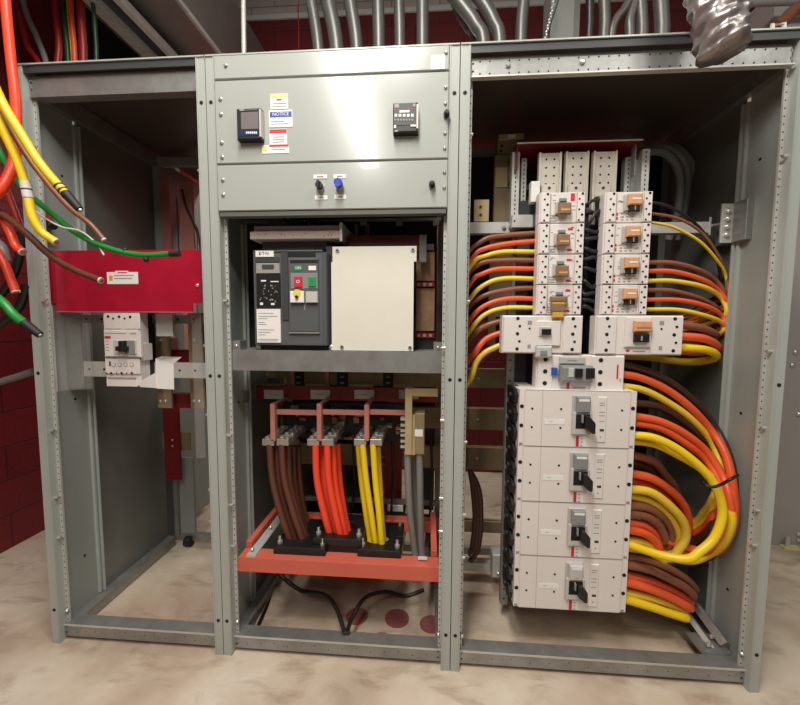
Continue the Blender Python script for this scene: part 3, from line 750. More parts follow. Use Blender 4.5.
# white and grey fittings at the rear of the middle cabinet
for k, (a, b, c, d, lab, mt) in enumerate(((387, 505, 403, 512, 'white fitting behind the yellow cables', 'label_white'), (303, 523, 318, 527, 'white strip behind the brown cables', 'label_white'), (344, 519, 355, 523, 'white strip between orange and yellow cables', 'label_grey'))):
    m = M(); m.pb(a, b, c, d, .5, .56, mt, .004); m.pb(a-2, d-2, c+2, d+6, .51, .6, 'black_plastic'); tag(m.build('conduit_bushing'), lab, 'fitting')
m = M(); m.box(X1+.05, X2-.05, .5, .52, P(340, 502, .5)[2], P(340, 498, .5)[2], 'galvanised'); m.box(X1+.05, X2-.05, .56, .62, P(340, 533, .5)[2], P(340, 522, .5)[2], 'black_plastic'); tag(m.build('rear_rail'), 'thin rear rail behind the hanging cables of the middle cabinet', 'rail')
for k, (a, lab) in enumerate(((353, 'leftmost dark hanging strap behind the orange cables'), (392, 'dark hanging strap left of the grey cables'), (431, 'dark hanging strap by the right post of the middle cabinet'))):
    cable('earth_strap', PP([(a, 440, .45), (a+1, 480, .45), (a-1, 520, .46), (a, 560, .5)]), .007, 'cable_black', lab, 'cable', 'dark straps at the rear of the middle cabinet')

# ------------------------------------------------------------------ right section: chassis
ch = thing('breaker_chassis', 'slotted upright chassis carrying the white breakers', 'chassis', P(575, 620, .33))
def slotted(root, a, b, c, d, y0, y1, mt='galvanised_pale', rows=2):
    m = M(); x0, x1, z0, z1 = m.pb(a, b, c, d, y0, y1, mt)
    z = z1-.012
    while z > z0+.01:
        for k in range(rows):
            x = x0+(x1-x0)*(k+.5)/rows
            m.box(x-.0022, x+.0022, y0-.0008, y0, z-.004, z+.004, 'hole_black')
        z -= .018
    return m.build('slotted_upright', root)
slotted(ch, 511.5, 152, 519, 226, .26, .3, rows=1); slotted(ch, 521, 158, 526, 219, .30, .33, rows=1)
slotted(ch, 624.5, 157, 632, 196, .30, .33, rows=1); slotted(ch, 641.5, 149, 649, 196, .26, .3, rows=1)
m = M(); m.pb(631.5, 160, 641, 194, .29, .31, 'galvanised'); m.build('channel_web', ch)
xa = P(508, 500, .28)[0]
m = M(); z0 = P(505, 600, .3)[2]; z1 = P(508, 300, .3)[2]
xl = 1.935; xr = 2.30
m.box(xl-.045, xl-.012, .27, .3, z0, z1, 'galvanised'); m.box(xr, xr+.03, .27, .3, z0, z1, 'galvanised')
zz = z0+.03
while zz < z1-.02:
    m.dot(xl-.03, .27, zz, .004, 'hole_black'); zz += .045
m.build('side_channel', ch)
zpt = P(575, 180, .3)[2]
m = M(); m.box(xl-.012, xr, .28, .3, z0+.02, P(575, 200, .28)[2], 'charcoal_dark'); m.build('back_pan', ch)
# busbars
for k, (a, b, c) in enumerate(((539, 153, 559.5), (565.5, 152, 586.5), (592.5, 151.5, 614))):
    t = thing('riser_busbar', ['left', 'middle', 'right'][k]+' one of three pale perforated busbars above the breakers', 'busbar', P((a+c)/2, 200, .24), 'pale riser busbars above the breakers')
    m = M(); x0, x1, z0_, z1_ = m.pb(a, b, c, 205 if k < 2 else 225, .235, .25, 'tinned_bus')
    if k == 2: pass
    for xx in (x0+(x1-x0)*.33, x0+(x1-x0)*.72):
        for j in range(5):
            m.dot(xx, .235, z1_-.025-j*.032, .0042, 'hole_black', 1, .0008)
    m.box(x0-.004, x0+.004, .225, .25, z0_, z1_, 'tinned_bus'); m.box(x1-.004, x1+.004, .225, .25, z0_, z1_, 'tinned_bus')
    m.build('bar', t, .001)
    m = M(); m.pb(a+3, 184, c-3, 197, .21, .235, 'tinned_bus', .003)
    q = P((a+c)/2, 188, .21); m.dot(q[0], .21, q[2], .006, 'ink'); m.build('tap_block', t)
# dark red canopy
m = M(); q0 = P(517, 143, .22); q1 = P(643, 141, .22)
zc = (q0[2]+q1[2])/2
m.box(q0[0], q1[0], .22, .55, zc-.002, zc+.004, 'dark_red_sheet'); m.box(q0[0], q0[0]+.005, .22, .4, zc-.10, zc, 'dark_red_sheet'); m.box(q0[0], q1[0], .218, .2205, zc-.001, zc+.004, 'light_grey_plastic')
m.box(q1[0]-.012, q1[0]-.008, .25, .28, zc-.12, zc, 'label_grey')
tag(m.build('barrier_canopy'), 'dark red sheet lying over the tops of the pale busbars', 'barrier')
# tan gear left of the chassis
t = thing('bus_bracket', 'tall tan conductor with a bright patch left of the slotted uprights', 'busbar', P(503, 225, .4))
m = M(); m.pb(494, 155, 513, 226, .4, .43, 'tan_bus', .002); m.build('upright_bar', t)
m = M(); m.pb(495.5, 167, 513, 187, .395, .4, 'brass_bus'); m.build('bright_patch', t)
m = M(); m.pb(497, 141, 518, 155, .42, .46, 'tan_bus', .002); q = P(502, 146, .42); m.dot(q[0], .42, q[2], .006, 'hole_black'); q = P(501, 151, .42); m.dot(q[0], .42, q[2], .006, 'hole_black'); m.build('upper_plate', t)
m = M(); m.pb(499, 133.5, 524, 139.5, .38, .42, 'brass_bus', .002); m.pb(508, 134.5, 516, 138.5, .378, .38, 'label_white'); m.build('top_block', t)
t = thing('lug_bracket', 'small tan plate with two holes beside the left post of the right cabinet', 'bracket', P(482, 221, .3))
m = M(); m.pb(474, 199.5, 489, 221.5, .3, .31, 'brass_bus', .001)
for yy in (207, 215): q = P(480.5, yy, .3); m.tube([(q[0], .3, q[2]), (q[0], .298, q[2])], .0075, 'tan_bus', 12); m.dot(q[0], .298, q[2], .0045, 'hole_black')
m.build('plate', t)
zr1 = P(500, 222, .3)[2]; zr0 = P(500, 233, .3)[2]
m = M(); m.box(X2+.05, P(512, 228, .3)[0], .3, .34, zr0, zr1, 'galvanised_pale'); q = P(504, 228, .3); m.bolt(q[0], .3, q[2], .009, 'bolt_steel', 1, .01)
tag(m.build('mounting_rail'), 'pale galvanised rail left of the breaker columns', 'rail')
m = M(); m.pb(512, 214.5, 543, 227.5, .24, .27, 'galvanised_pale', .002); q = P(514.5, 221, .24); m.dot(q[0], .24, q[2], .004, 'hole_black')
tag(m.build('mounting_bracket'), 'pale bluish bracket joining the slotted upright to the left breaker column', 'bracket')
m = M(); m.pb(531, 181, 540, 202, .2, .23, 'label_white', .002); tag(m.build('end_block'), 'small white block at the foot of the left pale busbar', 'block')
for k, (a, b, c) in enumerate(((522, 235, 242), (530, 235, 242), (522, 281, 294))):
    m = M(); m.pb(a-1.8, b, a+2.2, c, .33, .345, 'copper'); m.pb(a-1.4, c, a+1.8, c+5, .335, .345, 'copper')
    tag(m.build('copper_link'), ['left one of the upper pair of pink copper tabs behind the left cables', 'right one of the upper pair of pink copper tabs behind the left cables', 'lone lower pink copper tab behind the left cables'][k], 'busbar', 'copper tabs behind the left cable fan')
m = M(); m.pb(489, 232, 512, 345, .5, .51, 'tan_bus'); m.pb(512, 225, 534, 345, .42, .43, 'breaker_grey'); tag(m.build('bus_riser'), 'dull tan and grey riser plates behind the left cable fan', 'busbar')
m = M(); m.pb(521, 170, 536, 178, .42, .44, 'black_plastic'); m.pb(523, 196, 534, 216, .42, .44, 'tan_bus', .002); q = P(527, 188, .42); m.ball((q[0], .41, q[2]), .01, 'label_white'); m.box(q[0]-.006, q[0]+.006, .41, .44, q[2]-.03, q[2], 'black_plastic')
tag(m.build('insulator'), 'small insulator between slotted upright and left pale busbar', 'insulator')
# right rail and hinge bracket
m = M(); m.pb(650, 222, 711, 233, .3, .34, 'galvanised_pale'); m.pb(709.5, 217, 711.5, 235, .295, .3, 'galvanised_pale'); tag(m.build('mounting_rail', None, .001), 'pale galvanised rail right of the breaker columns', 'rail')
t = thing('wall_bracket', 'slotted steel bracket on the right cabinet wall at the end of the pale rail', 'bracket', (2.74, .25, 1.7))
hz1 = PX(735, 204, 2.75)[2]; hz0 = PX(733, 243, 2.75)[2]
m = M(); m.box(2.74, 2.765, .17, .32, hz0, hz1, 'galvanised'); m.box(2.70, 2.765, .235, .245, hz0, hz1, 'galvanised_pale'); m.build('plate', t, .001)
m = M()
for k in range(4): m.bolt(2.72, .235, hz0+.03+(hz1-hz0-.06)*k/3, .01, 'bolt_steel', 1, .012)
m.cyl((P(711, 226, .3)[0], .3, P(711, 226, .3)[2]), (2.72, .27, P(711, 226, .3)[2]), .006, 'bolt_steel', 8)
m.build('bracket_bolts', t)
# three grey conduits/cables looping behind the top right
for k, (pts, lab) in enumerate((([(650, 152, .38), (664, 153, .42), (676, 165, .45), (680, 185, .46), (677, 215, .48), (668, 240, .5)], 'innermost of the three thick grey cables arching at the top right'),
        ([(650, 149, .42), (668, 149, .46), (684, 162, .48), (687, 185, .5), (683, 215, .52), (676, 240, .54)], 'middle one of the three thick grey cables arching at the top right'),
        ([(652, 147.5, .47), (675, 148, .5), (690, 162, .52), (692, 183, .54), (690, 205, .56), (684, 240, .58)], 'outermost of the three thick grey cables arching at the top right'))):
    cable('grey_cable', PP([(630, 160, pts[0][2])]+pts), .017, 'cable_grey', lab, 'cable', 'thick grey cables arching behind the top right', seg=14)

# ------------------------------------------------------------------ breakers
def small_breaker(x0, x1, z0, z1, yf, style, label, group):
    w_ = x1-x0; h = z1-z0
    t = thing('circuit_breaker', label, 'circuit breaker', ((x0+x1)/2, yf+.05, z0), group)
    m = M(); m.cbox(x0, x1, yf, yf+.045, z0+.001, z1-.001, 'breaker_white', .003); m.build('body', t)
    M().box(x0+.004, x1-.004, yf+.045, .28, z0+.003, z1-.003, 'black_plastic').build('base', t)
    for nm, a, b in (('left_terminal_cover', x0+.004, x0+w_*.24), ('right_terminal_cover', x1-w_*.22, x1-.004)):
        m = M(); m.cbox(a, b, yf-.008, yf, z0+.003, z1-.003, 'breaker_white', .002)
        for j in range(6):
            zz = z0+h*(j+.5)/6
            m.dot((a+b)/2+(.006 if j % 2 else -.005), yf-.008, zz, .0048 if j % 2 else .0036, 'hole_black')
        m.box(b-.004 if nm[0] == 'l' else a+.002, b-.002 if nm[0] == 'l' else a+.004, yf-.0088, yf-.008, z0+.006, z1-.006, 'breaker_seam')
        m.build(nm, t)
    xc = x0+w_*.5; kz = z0+h*(.38 if style == 'A' else .62)
    if style == 'A':
        m = M(); m.cbox(xc-.028, xc+.022, yf-.012, yf, kz-.012, kz+.034, 'frosted_clear', .003); m.build('handle_guard', t)
        m = M(); m.cbox(xc-.016, xc+.01, yf-.02, yf-.008, kz+.03, kz+.044, 'breaker_grey', .003); m.build('handle', t)
        m = M(); m.cbox(xc-.02, xc+.026, yf-.026, yf-.01, kz-.016, kz+.026, 'tan_lock_dark', .004); m.box(xc-.012, xc+.02, yf-.027, yf-.026, kz-.004, kz+.003, 'tan_lock'); m.build('lockout_tab', t)
    else:
        m = M(); m.cbox(xc-.02, xc+.04, yf-.012, yf, kz-.03, kz+.03, 'frosted_clear', .003); m.build('handle_guard', t)
        m = M(); m.cbox(xc-.006, xc+.034, yf-.022, yf-.01, kz-.034, kz-.01, 'black_plastic', .004); m.box(xc+.012, xc+.016, yf-.0228, yf-.022, kz-.03, kz-.014, 'label_grey'); m.build('handle', t)
        m = M(); m.cbox(xc-.012, xc+.038, yf-.028, yf-.008, kz-.012, kz+.028, 'tan_lock', .004); m.box(xc, xc+.03, yf-.029, yf-.028, kz+.006, kz+.012, 'label_white'); m.build('lockout_tab', t)
    m = M()
    if style == 'A':
        m.box(xc+.03, xc+.045, yf-.0012, yf, z1-.034, z1-.006, 'red_mark') if 'topmost' in label else (m.box(xc+.024, xc+.042, yf-.0012, yf, z1-.026, z1-.018, 'red_mark'), m.box(xc+.024, xc+.042, yf-.0012, yf, z0+.012, z0+.02, 'red_mark'))
        for j in range(3): m.box(xc-.05, xc-.02, yf-.0012, yf, z0+.008+j*.01, z0+.011+j*.01, 'label_grey')
    else:
        m.box(xc-.05, xc-.036, yf-.0012, yf, z0+.012, z0+.022, 'red_mark'); m.box(xc-.05, xc-.036, yf-.0012, yf, z0+.028, z0+.038, 'red_mark')
        for j in range(3):
            for i in range(3): m.box(xc-.024+i*.018, xc-.016+i*.018, yf-.0012, yf, z0+.01+j*.011, z0+.014+j*.011, 'label_grey')
    rnd = random.Random(int(z1*1000)+int(x0*1000))
    for j in range(9):
        u = rnd.choice([rnd.uniform(x0+w_*.27, x0+w_*.36), rnd.uniform(x0+w_*.66, x0+w_*.74)]); v = rnd.uniform(z0+.01, z1-.012)
        m.box(u, u+rnd.uniform(.006, .014), yf-.0008, yf, v, v+.003, 'label_grey')
    m.build('marking', t)
    return t
yf = .14
def colx(pa, pb, ys): return [(P(pa, y, yf)[0], P(pb, y, yf)[0]) for y in ys]
ORD = ['topmost', 'second from the top', 'third from the top', 'lowest']
# left column
xa0 = (P(539.8, 195, yf)[0]+P(535.5, 312, yf)[0])/2; xa1 = (P(585, 195, yf)[0]+P(582, 312, yf)[0])/2
za1 = P(560, 192, yf)[2]; za0 = P(556, 315, yf)[2]
for k in range(4):
    small_breaker(xa0, xa1, za1+(za0-za1)*(k+1)/4, za1+(za0-za1)*k/4, yf, 'A', ORD[k]+' small white breaker in the left narrow column', 'small breakers of the left narrow column')
xb0 = (P(604.8, 195, yf)[0]+P(600, 312, yf)[0])/2; xb1 = (P(652.5, 195, yf)[0]+P(647, 312, yf)[0])/2
zb1 = P(628, 191.5, yf)[2]; zb0 = P(620, 315, yf)[2]
for k in range(4):
    small_breaker(xb0, xb1, zb1+(zb0-zb1)*(k+1)/4, zb1+(zb0-zb1)*k/4, yf, 'B', ORD[k]+' small white breaker in the right narrow column with tan tab', 'small breakers of the right narrow column')
# medium breakers
def medium(a, b, c, d, yf, label, kind):
    my = (b+d)/2; x0 = P(a, my, yf)[0]; x1 = P(c, my, yf)[0]; z1 = P((a+c)/2, b, yf)[2]; z0 = P((a+c)/2, d, yf)[2]
    t = thing('circuit_breaker', label, 'circuit breaker', ((x0+x1)/2, yf+.05, z0), 'medium white breakers above the four large ones')
    m = M(); m.cbox(x0, x1, yf, yf+.05, z0, z1, 'breaker_white', .004); m.build('body', t)
    M().box(x0+.004, x1-.004, yf+.05, .28, z0+.003, z1-.003, 'black_plastic').build('base', t)
    h = z1-z0
    ends = {'A': ((x0+.004, x0+.13, (.3, .62)), (x1-.075, x1-.004, (.5,))), 'B': ((x0+.004, x0+.075, (.4,)), (x1-.115, x1-.004, (.25, .72))), 'C': ((x0+.004, x0+.06, (.5,)), (x1-.125, x1-.004, (.3,)))}[kind]
    for nm, (p, q, cols) in zip(('left_terminal_cover', 'right_terminal_cover'), ends):
        m = M(); m.cbox(p, q, yf-.008, yf, z0+.004, z1-.004, 'breaker_white', .002)
        big = cols[-1] if nm[0] == 'l' else cols[-1]
        cx = p+(q-p)*(.42 if (nm[0] == 'l' and kind == 'A') else (.72 if (kind == 'B' and nm[0] == 'r') else (.5 if kind != 'C' or nm[0] == 'l' else .28)))
        for j in range(5 if kind != 'C' else 3):
            n_ = 5 if kind != 'C' else 3
            m.dot(cx+(.008 if (j % 2 and kind != 'C') else 0), yf-.008, z0+h*(j+.6)/n_, (.0065 if not j % 2 else .005) if kind != 'C' else .0085, 'hole_black', seg=12)
        if kind != 'C' or nm[0] == 'r':
            c2 = p+(q-p)*(.78 if nm[0] == 'l' else (.3 if kind == 'B' else .8))
            if kind == 'C': m.box(c2-.003, c2+.003, yf-.009, yf-.008, z0+h*.35, z0+h*.75, 'red_mark'); m.box(c2+.008, c2+.014, yf-.009, yf-.008, z0+h*.28, z0+h*.36, 'amber_tab')
            elif (q-p) > .1: m.box(c2-.008, c2+.008, yf-.009, yf-.008, z1-.035, z1-.02, 'label_grey'); m.dot(c2, yf-.008, z1-.05, .004, 'hole_black'); m.box(c2-.006, c2+.006, yf-.009, yf-.008, z0+.02, z0+.035, 'label_grey')
        m.build(nm, t)
    xc = {'A': P(544, 333, yf)[0], 'B': P(638, 330, yf)[0], 'C': P(573, 373, yf)[0]}[kind]; zc = {'A': z0+h*.5, 'B': z0+h*.45, 'C': z0+h*.5}[kind]
    if kind == 'A':
        m = M(); m.cbox(xc-.034, xc+.06, yf-.01, yf, z0+.03, z1-.02, 'breaker_white', .003); m.build('escutcheon', t)
        m = M(); m.cbox(xc-.022, xc+.022, yf-.016, yf-.008, zc-.005, zc+.03, 'light_grey_plastic', .002); m.cbox(xc-.014, xc+.02, yf-.026, yf-.01, zc, zc+.022, 'black_plastic', .003); m.build('handle', t)
        m = M(); m.cbox(xc-.035, xc+.025, yf-.03, yf-.006, z0-.014, z0+.03, 'light_grey_plastic', .006); m.cbox(xc-.02, xc+.005, yf-.034, yf-.03, z0-.004, z0+.014, 'breaker_grey', .002); m.build('padlock', t)
    if kind == 'B':
        m = M(); m.cbox(xc-.05, xc+.045, yf-.01, yf, z0+.03, z1-.006, 'breaker_white', .003); m.build('escutcheon', t)
        m = M(); m.cbox(xc-.022, xc+.032, yf-.026, yf-.008, zc-.018, zc+.014, 'black_plastic', .005); m.box(xc-.002, xc+.004, yf-.027, yf-.026, zc-.012, zc+.006, 'label_grey'); m.build('handle', t)
        m = M(); m.cbox(xc-.026, xc+.036, yf-.03, yf-.008, zc+.022, zc+.062, 'tan_lock', .004); m.box(xc-.02, xc+.03, yf-.031, yf-.03, zc+.034, zc+.04, 'copper'); m.build('lockout_tab', t)
    if kind == 'C':
        m = M(); m.cbox(xc-.055, xc+.04, yf-.012, yf, zc+.035, zc+.062, 'frosted_clear', .003); m.text('——', xc-.01, yf-.013, zc+.05, .016, 'ink'); m.build('clear_cover', t)
        m = M(); m.cbox(xc-.055, xc+.065, yf-.03, yf, zc-.036, zc+.03, 'breaker_grey', .01); m.cbox(xc-.028, xc-.008, yf-.033, yf-.028, zc-.014, zc+.022, 'light_grey_plastic', .002); m.build('handle_housing', t)
        m = M(); m.cbox(xc-.004, xc+.022, yf-.038, yf-.028, zc-.014, zc+.02, 'black_plastic', .002); m.cbox(xc+.036, xc+.068, yf-.036, yf-.026, zc-.018, zc+.022, 'black_plastic', .003); m.build('handle', t)
        m = M(); m.cbox(xc-.085, xc-.062, yf-.014, yf, zc-.01, zc+.02, 'blue_mark', .002); m.build('blue_tab', t)
        m = M(); m.box(xc-.022, xc-.012, yf-.0012, yf, z0+.004, zc-.038, 'red_mark'); m.box(xc+.0, xc+.05, yf-.0012, yf, z0+.01, z0+.014, 'label_grey'); m.build('marking', t)
    else:
        m = M(); m.box(xc-.04, xc-.028, yf-.0012, yf, z0+.012, z0+.02, 'red_mark' if kind == 'B' else 'label_grey'); m.box(xc-.015, xc+.03, yf-.0012, yf, z0+.012, z0+.016, 'label_grey'); m.build('marking', t)
medium(502, 315.5, 582.5, 353.5, .12, 'medium white breaker jutting left under the left narrow column', 'A')
medium(595, 315.5, 682.5, 355, .12, 'medium white breaker jutting right under the right narrow column', 'B')
medium(536, 355, 624, 390.5, .12, 'medium white breaker with a grey handle housing and blue tab', 'C')
# amber tab hanging from the lowest left breaker
m = M(); q = P(558, 300, yf); 
for (a, b, c, d) in ((551, 296.5, 566.5, 305.5), (551.5, 303, 565.5, 318)): 
    m.pb(a, b, c, b+(d-b)*.6, yf-.04, yf-.024, 'tan_lock_dark', .004); m.pb(a+1, b+(d-b)*.55, c-1, d, yf-.038, yf-.026, 'amber_tab', .004)
tag(m.build('lockout_tag'), 'amber and brown tag hanging at the foot of the left narrow column', 'tag')
# four large breakers
yL = .08
gx0 = (P(521, 392, yL)[0]+P(512.8, 606, yL)[0])/2; gx1 = (P(637, 395, yL)[0]+P(627, 612, yL)[0])/2
gz1 = P(578, 390.5, yL)[2]; gz0 = P(570, 610.5, yL)[2]
LB = ['topmost of the four large white breakers', 'second from the top of the four large white breakers', 'third from the top of the four large white breakers', 'bottom one of the four large white breakers']
def large(k):
    z1 = gz1+(gz0-gz1)*k/4; z0 = gz1+(gz0-gz1)*(k+1)/4; h = z1-z0; w_ = gx1-gx0; y = yL
    fx = lambda t: gx0+w_*t
    fz = lambda t: z1-h*t
    t = thing('large_circuit_breaker', LB[k], 'circuit breaker', ((gx0+gx1)/2, y+.08, z0), 'four large stacked breakers')
    m = M(); m.cbox(fx(.045), fx(.945), y, .27, z0+.001, z1-.001, 'breaker_white', .0015)
    for j in range(3):
        for dx in (.11, .355): m.dot(fx(.11 if dx == .11 else .358), y, fz(.33+.33*(j % 2)), .0042, 'hole_black')
    for j in range(2): m.dot(fx(.875), y, fz(.33+.34*j), .0042, 'hole_black')
    m.box(fx(.195), fx(.198), y-.0006, y, z0, z1, 'breaker_seam'); m.box(fx(.045), fx(.945), y-.0006, y, z1-.002, z1, 'breaker_seam')
    m.build('body', t)
    for nm, a, b in (('left_terminal_cover', 0, .045), ('right_terminal_cover', .945, 1)):
        m = M()
        m.box(fx(a), fx(b), y+.006, .16, z0+.001, z1-.001, 'breaker_white')
        for tt, rr in ((.3, .0075), (.64, .0075)): m.dot(fx((a+b)/2), y+.006, fz(tt), rr, 'hole_black', seg=12)
        m.box(fx((a+b)/2)-.006, fx((a+b)/2)+.006, y+.0052, y+.006, fz(.985), fz(.95), 'breaker_grey')
        m.build(nm, t)
    # scalloped lugs on the left side
    m = M()
    for j in range(3):
        zc = fz(.17+.33*j); m.prism([(y+.05, zc+.03), (y+.02, zc+.012), (y+.03, zc-.02), (y+.06, zc-.032), (.24, zc-.02), (.24, zc+.03)], 0, gx0-.014, gx0, 'black_plastic')
        m.cyl((gx0-.022, y+.09, zc), (gx0-.008, y+.09, zc), .012, 'black_rubber', 8)
    m.build('terminal_lugs', t)
    xe = fx(.53)
    m = M(); m.cbox(fx(.45), fx(.60), y-.006, y, fz(.08), fz(.76), 'frosted_clear', .003); m.build('escutcheon', t)
    m = M(); m.cbox(fx(.475), fx(.59), y-.022, y-.004, fz(.10), fz(.37), 'breaker_grey' if k != 3 else 'light_grey_plastic', .004); m.box(fx(.49), fx(.578), y-.023, y-.02, fz(.13), fz(.17), 'label_white'); m.text(['—', '—', '—', '—'][k], fx(.535), y-.023, fz(.30), .012, 'label_grey'); m.build('shutter', t)
    m = M(); m.cbox(fx(.455), fx(.615), y-.014, y-.002, fz(.36), fz(.76), 'light_grey_plastic', .004); m.box(fx(.475), fx(.595), y-.0148, y-.014, fz(.40), fz(.65), 'hole_black'); m.build('handle_surround', t)
    m = M(); m.prism([(fx(.535), fz(.40)), (fx(.56), fz(.40)), (fx(.615), fz(.52)), (fx(.615), fz(.70)), (fx(.59), fz(.70)), (fx(.535), fz(.60))], 1, y-.045, y-.014, 'black_plastic'); m.box(fx(.518), fx(.528), y-.03, y-.014, fz(.40), fz(.54), 'label_grey'); m.build('handle', t, .002)
    m = M(); m.box(fx(.495), fx(.52), y-.0012, y, fz(.98), fz(.80), 'red_mark'); m.box(fx(.52), fx(.58), y-.001, y, fz(.98), fz(.80), 'label_white')
    for j in range(3): m.box(fx(.535), fx(.55), y-.0016, y, fz(.97-.06*j), fz(.955-.06*j), 'label_grey')
    m.build('marking', t)
    m = M(); m.box(fx(.22), fx(.395), y-.0012, y, fz(.60), fz(.51), 'label_white'); qx = fx(.275); 
    m.text(['150 AMPS', '400A', '400A', '400/3'][k] if False else '····', qx, y-.001, fz(.555), .014, 'ink'); m.build('circuit_sticker', t)
    m = M(); m.cbox(fx(.665), fx(.745), y-.004, y, fz(.10), fz(.90), 'breaker_white', .003)
    for tt in (.2, .24, .36, .42, .52): m.box(fx(.68), fx(.725), y-.0046, y-.004, fz(tt+.012), fz(tt), 'label_grey')
    m.box(fx(.69), fx(.725), y-.0048, y-.004, fz(.70), fz(.66), 'ink'); m.dot(fx(.70), y-.004, fz(.8), .002, 'ink')
    m.build('dip_window', t)
for k in range(4): large(k)
# slack jumper wires between the narrow columns
rnd = random.Random(2)
for k in range(11):
    yy = 205+k*10.5; xl_ = 583-k*.4; xr_ = 603-k*.8
    p = PP([(xl_, yy, .19), (xl_+5, yy+rnd.uniform(-4, 6), .17), (xr_-6, yy+rnd.uniform(-2, 9), .18), (xr_+1, yy+4, .2)])
    cable('jumper_cable', p, .0085, 'cable_black', 'black jumper loop between the two narrow breaker columns, '+['topmost', 'second from the top', 'third from the top', 'fourth from the top', 'fifth from the top', 'middle one', 'fifth from the bottom', 'fourth from the bottom', 'third from the bottom', 'second from the bottom', 'lowest'][k], 'cable', 'black jumpers between the narrow columns')
for k, (a, b) in enumerate((((584, 205, .19), (592, 201, .16)), ((584, 232, .19), (596, 212, .16)))):
    cable('jumper_cable', PP([a, ((a[0]+b[0])/2, (a[1]+b[1])/2+1, .16), b, (603, b[1]-2, .2)]), .006, 'cable_black', ['upper black wire reaching across between the column tops', 'lower black wire slanting up between the column tops'][k], 'cable', 'black wires between the column tops')

# ------------------------------------------------------------------ cables of the right section
YW, YP, OR, BR, DB = 'cable_yellow', 'cable_pale_yellow', 'cable_orange', 'cable_light_brown', 'cable_dark_brown'
LF = [('brown', BR, [(536, 233), (506, 235.5), (482, 241)]), ('orange', OR, [(535, 241), (506, 244), (484, 249), (474, 256)]), ('yellow', YP, [(535, 252), (504, 252), (486, 256), (474, 262)]),
      ('brown', BR, [(535, 260.5), (504, 260.5), (478, 265)]), ('orange', OR, [(535, 269), (500, 269), (482, 274), (473, 280)]), ('yellow', YP, [(534, 279), (506, 278.5), (488, 283), (473, 295)]),
      ('brown', BR, [(535, 288), (510, 289.5), (480, 298)]), ('orange', OR, [(534, 299), (510, 298.5), (488, 304), (473, 316)]), ('yellow', YP, [(534, 308), (506, 308), (486, 314), (473, 327)]),
      ('brown', BR, [(503, 320), (488, 325), (477, 332)]), ('orange', OR, [(503, 331), (486, 339), (475, 353)]), ('yellow', YP, [(503, 343), (486, 352), (476, 363), (471, 378)])]
WORD = ['topmost', 'second', 'third', 'fourth']
cnt = {}
for k, (nm, mt, pts) in enumerate(LF):
    i = cnt.get(nm, 0); cnt[nm] = i+1
    p = PP(pts, .2); p[0] = (p[0][0]+.012, p[0][1], p[0][2])
    x, y, z = p[-1]; p += [(X2+.045+.006*i, .22+.03*i, z-.09), (X2+.05+.006*i, .24+.03*i, z-.35), (X2+.055+.006*i, .3+.03*i, .5)]
    cable('branch_cable', p, .0098 if k < 9 else .012, mt, f'{WORD[i]} {nm} cable from the top in the fan left of the breakers', 'cable', f'{nm} cables in the left fan')
RF = [('thin black', 'cable_black', .0055, [(652, 202), (668, 206), (691, 220), (706, 236), (718, 261), (719, 292)]),
      ('thin orange', BR, .0055, [(652, 213), (678, 218.5), (701, 232), (718, 255), (726, 275), (726, 300)]),
      ('thin yellow', YP, .0055, [(652, 222), (673, 227), (699, 241), (716, 259), (726, 277), (725, 306)]),
      ('brown', BR, .009, [(650, 262.5), (673, 263), (699, 270), (716, 281), (724, 297)]),
      ('orange', OR, .009, [(650, 271), (673, 271.5), (701, 279), (718, 290), (725, 304)]),
      ('yellow', YP, .009, [(649, 281), (673, 281), (704, 287), (721, 298), (726, 314)]),
      ('brown', BR, .009, [(649, 290), (673, 291), (704, 300), (719, 312)]),
      ('orange', OR, .009, [(648, 299.7), (678, 300), (706, 306), (721, 315), (724, 326)]),
      ('yellow', YP, .009, [(648, 309.5), (678, 310), (706, 316), (722, 323), (722, 332)]),
      ('brown', BR, .016, [(680, 324), (704, 329), (715, 337)]),
      ('orange', OR, .016, [(680, 336), (701, 338), (715, 344), (715, 350)]),
      ('yellow', YW, .016, [(680, 347.5), (704, 349.5), (716, 355), (709, 360)])]
cnt = {}
for k, (nm, mt, r, pts) in enumerate(RF):
    i = cnt.get(nm, 0); cnt[nm] = i+1
    n = len(pts); p = [PW(a, b, .2+.10*(j/(n-1))**2, r) for j, (a, b) in enumerate(pts)]
    p[0] = (p[0][0]-.01, p[0][1], p[0][2])
    x, y, z = p[-1]
    if k < 9: p += [(x-.004, y+.09, z-.04), (x-.05, .42+.008*k, z-.07), (x-.2, .47+.01*k, z-.06), (x-.45, .47+.012*k, z-.04)]
    else: p += [(x-.05, y+.07, z-.015), (x-.2, y+.12, z), (x-.3, .45, z-.0)]
    lab = f'{nm} cable at the top of the loops right of the narrow column' if 'thin' in nm else f'{WORD[i]} {nm} cable from the top in the loops right of the narrow column'
    cable('branch_cable', p, r, mt, lab, 'cable', None if 'thin' in nm else f'{nm} cables looping right of the narrow column')
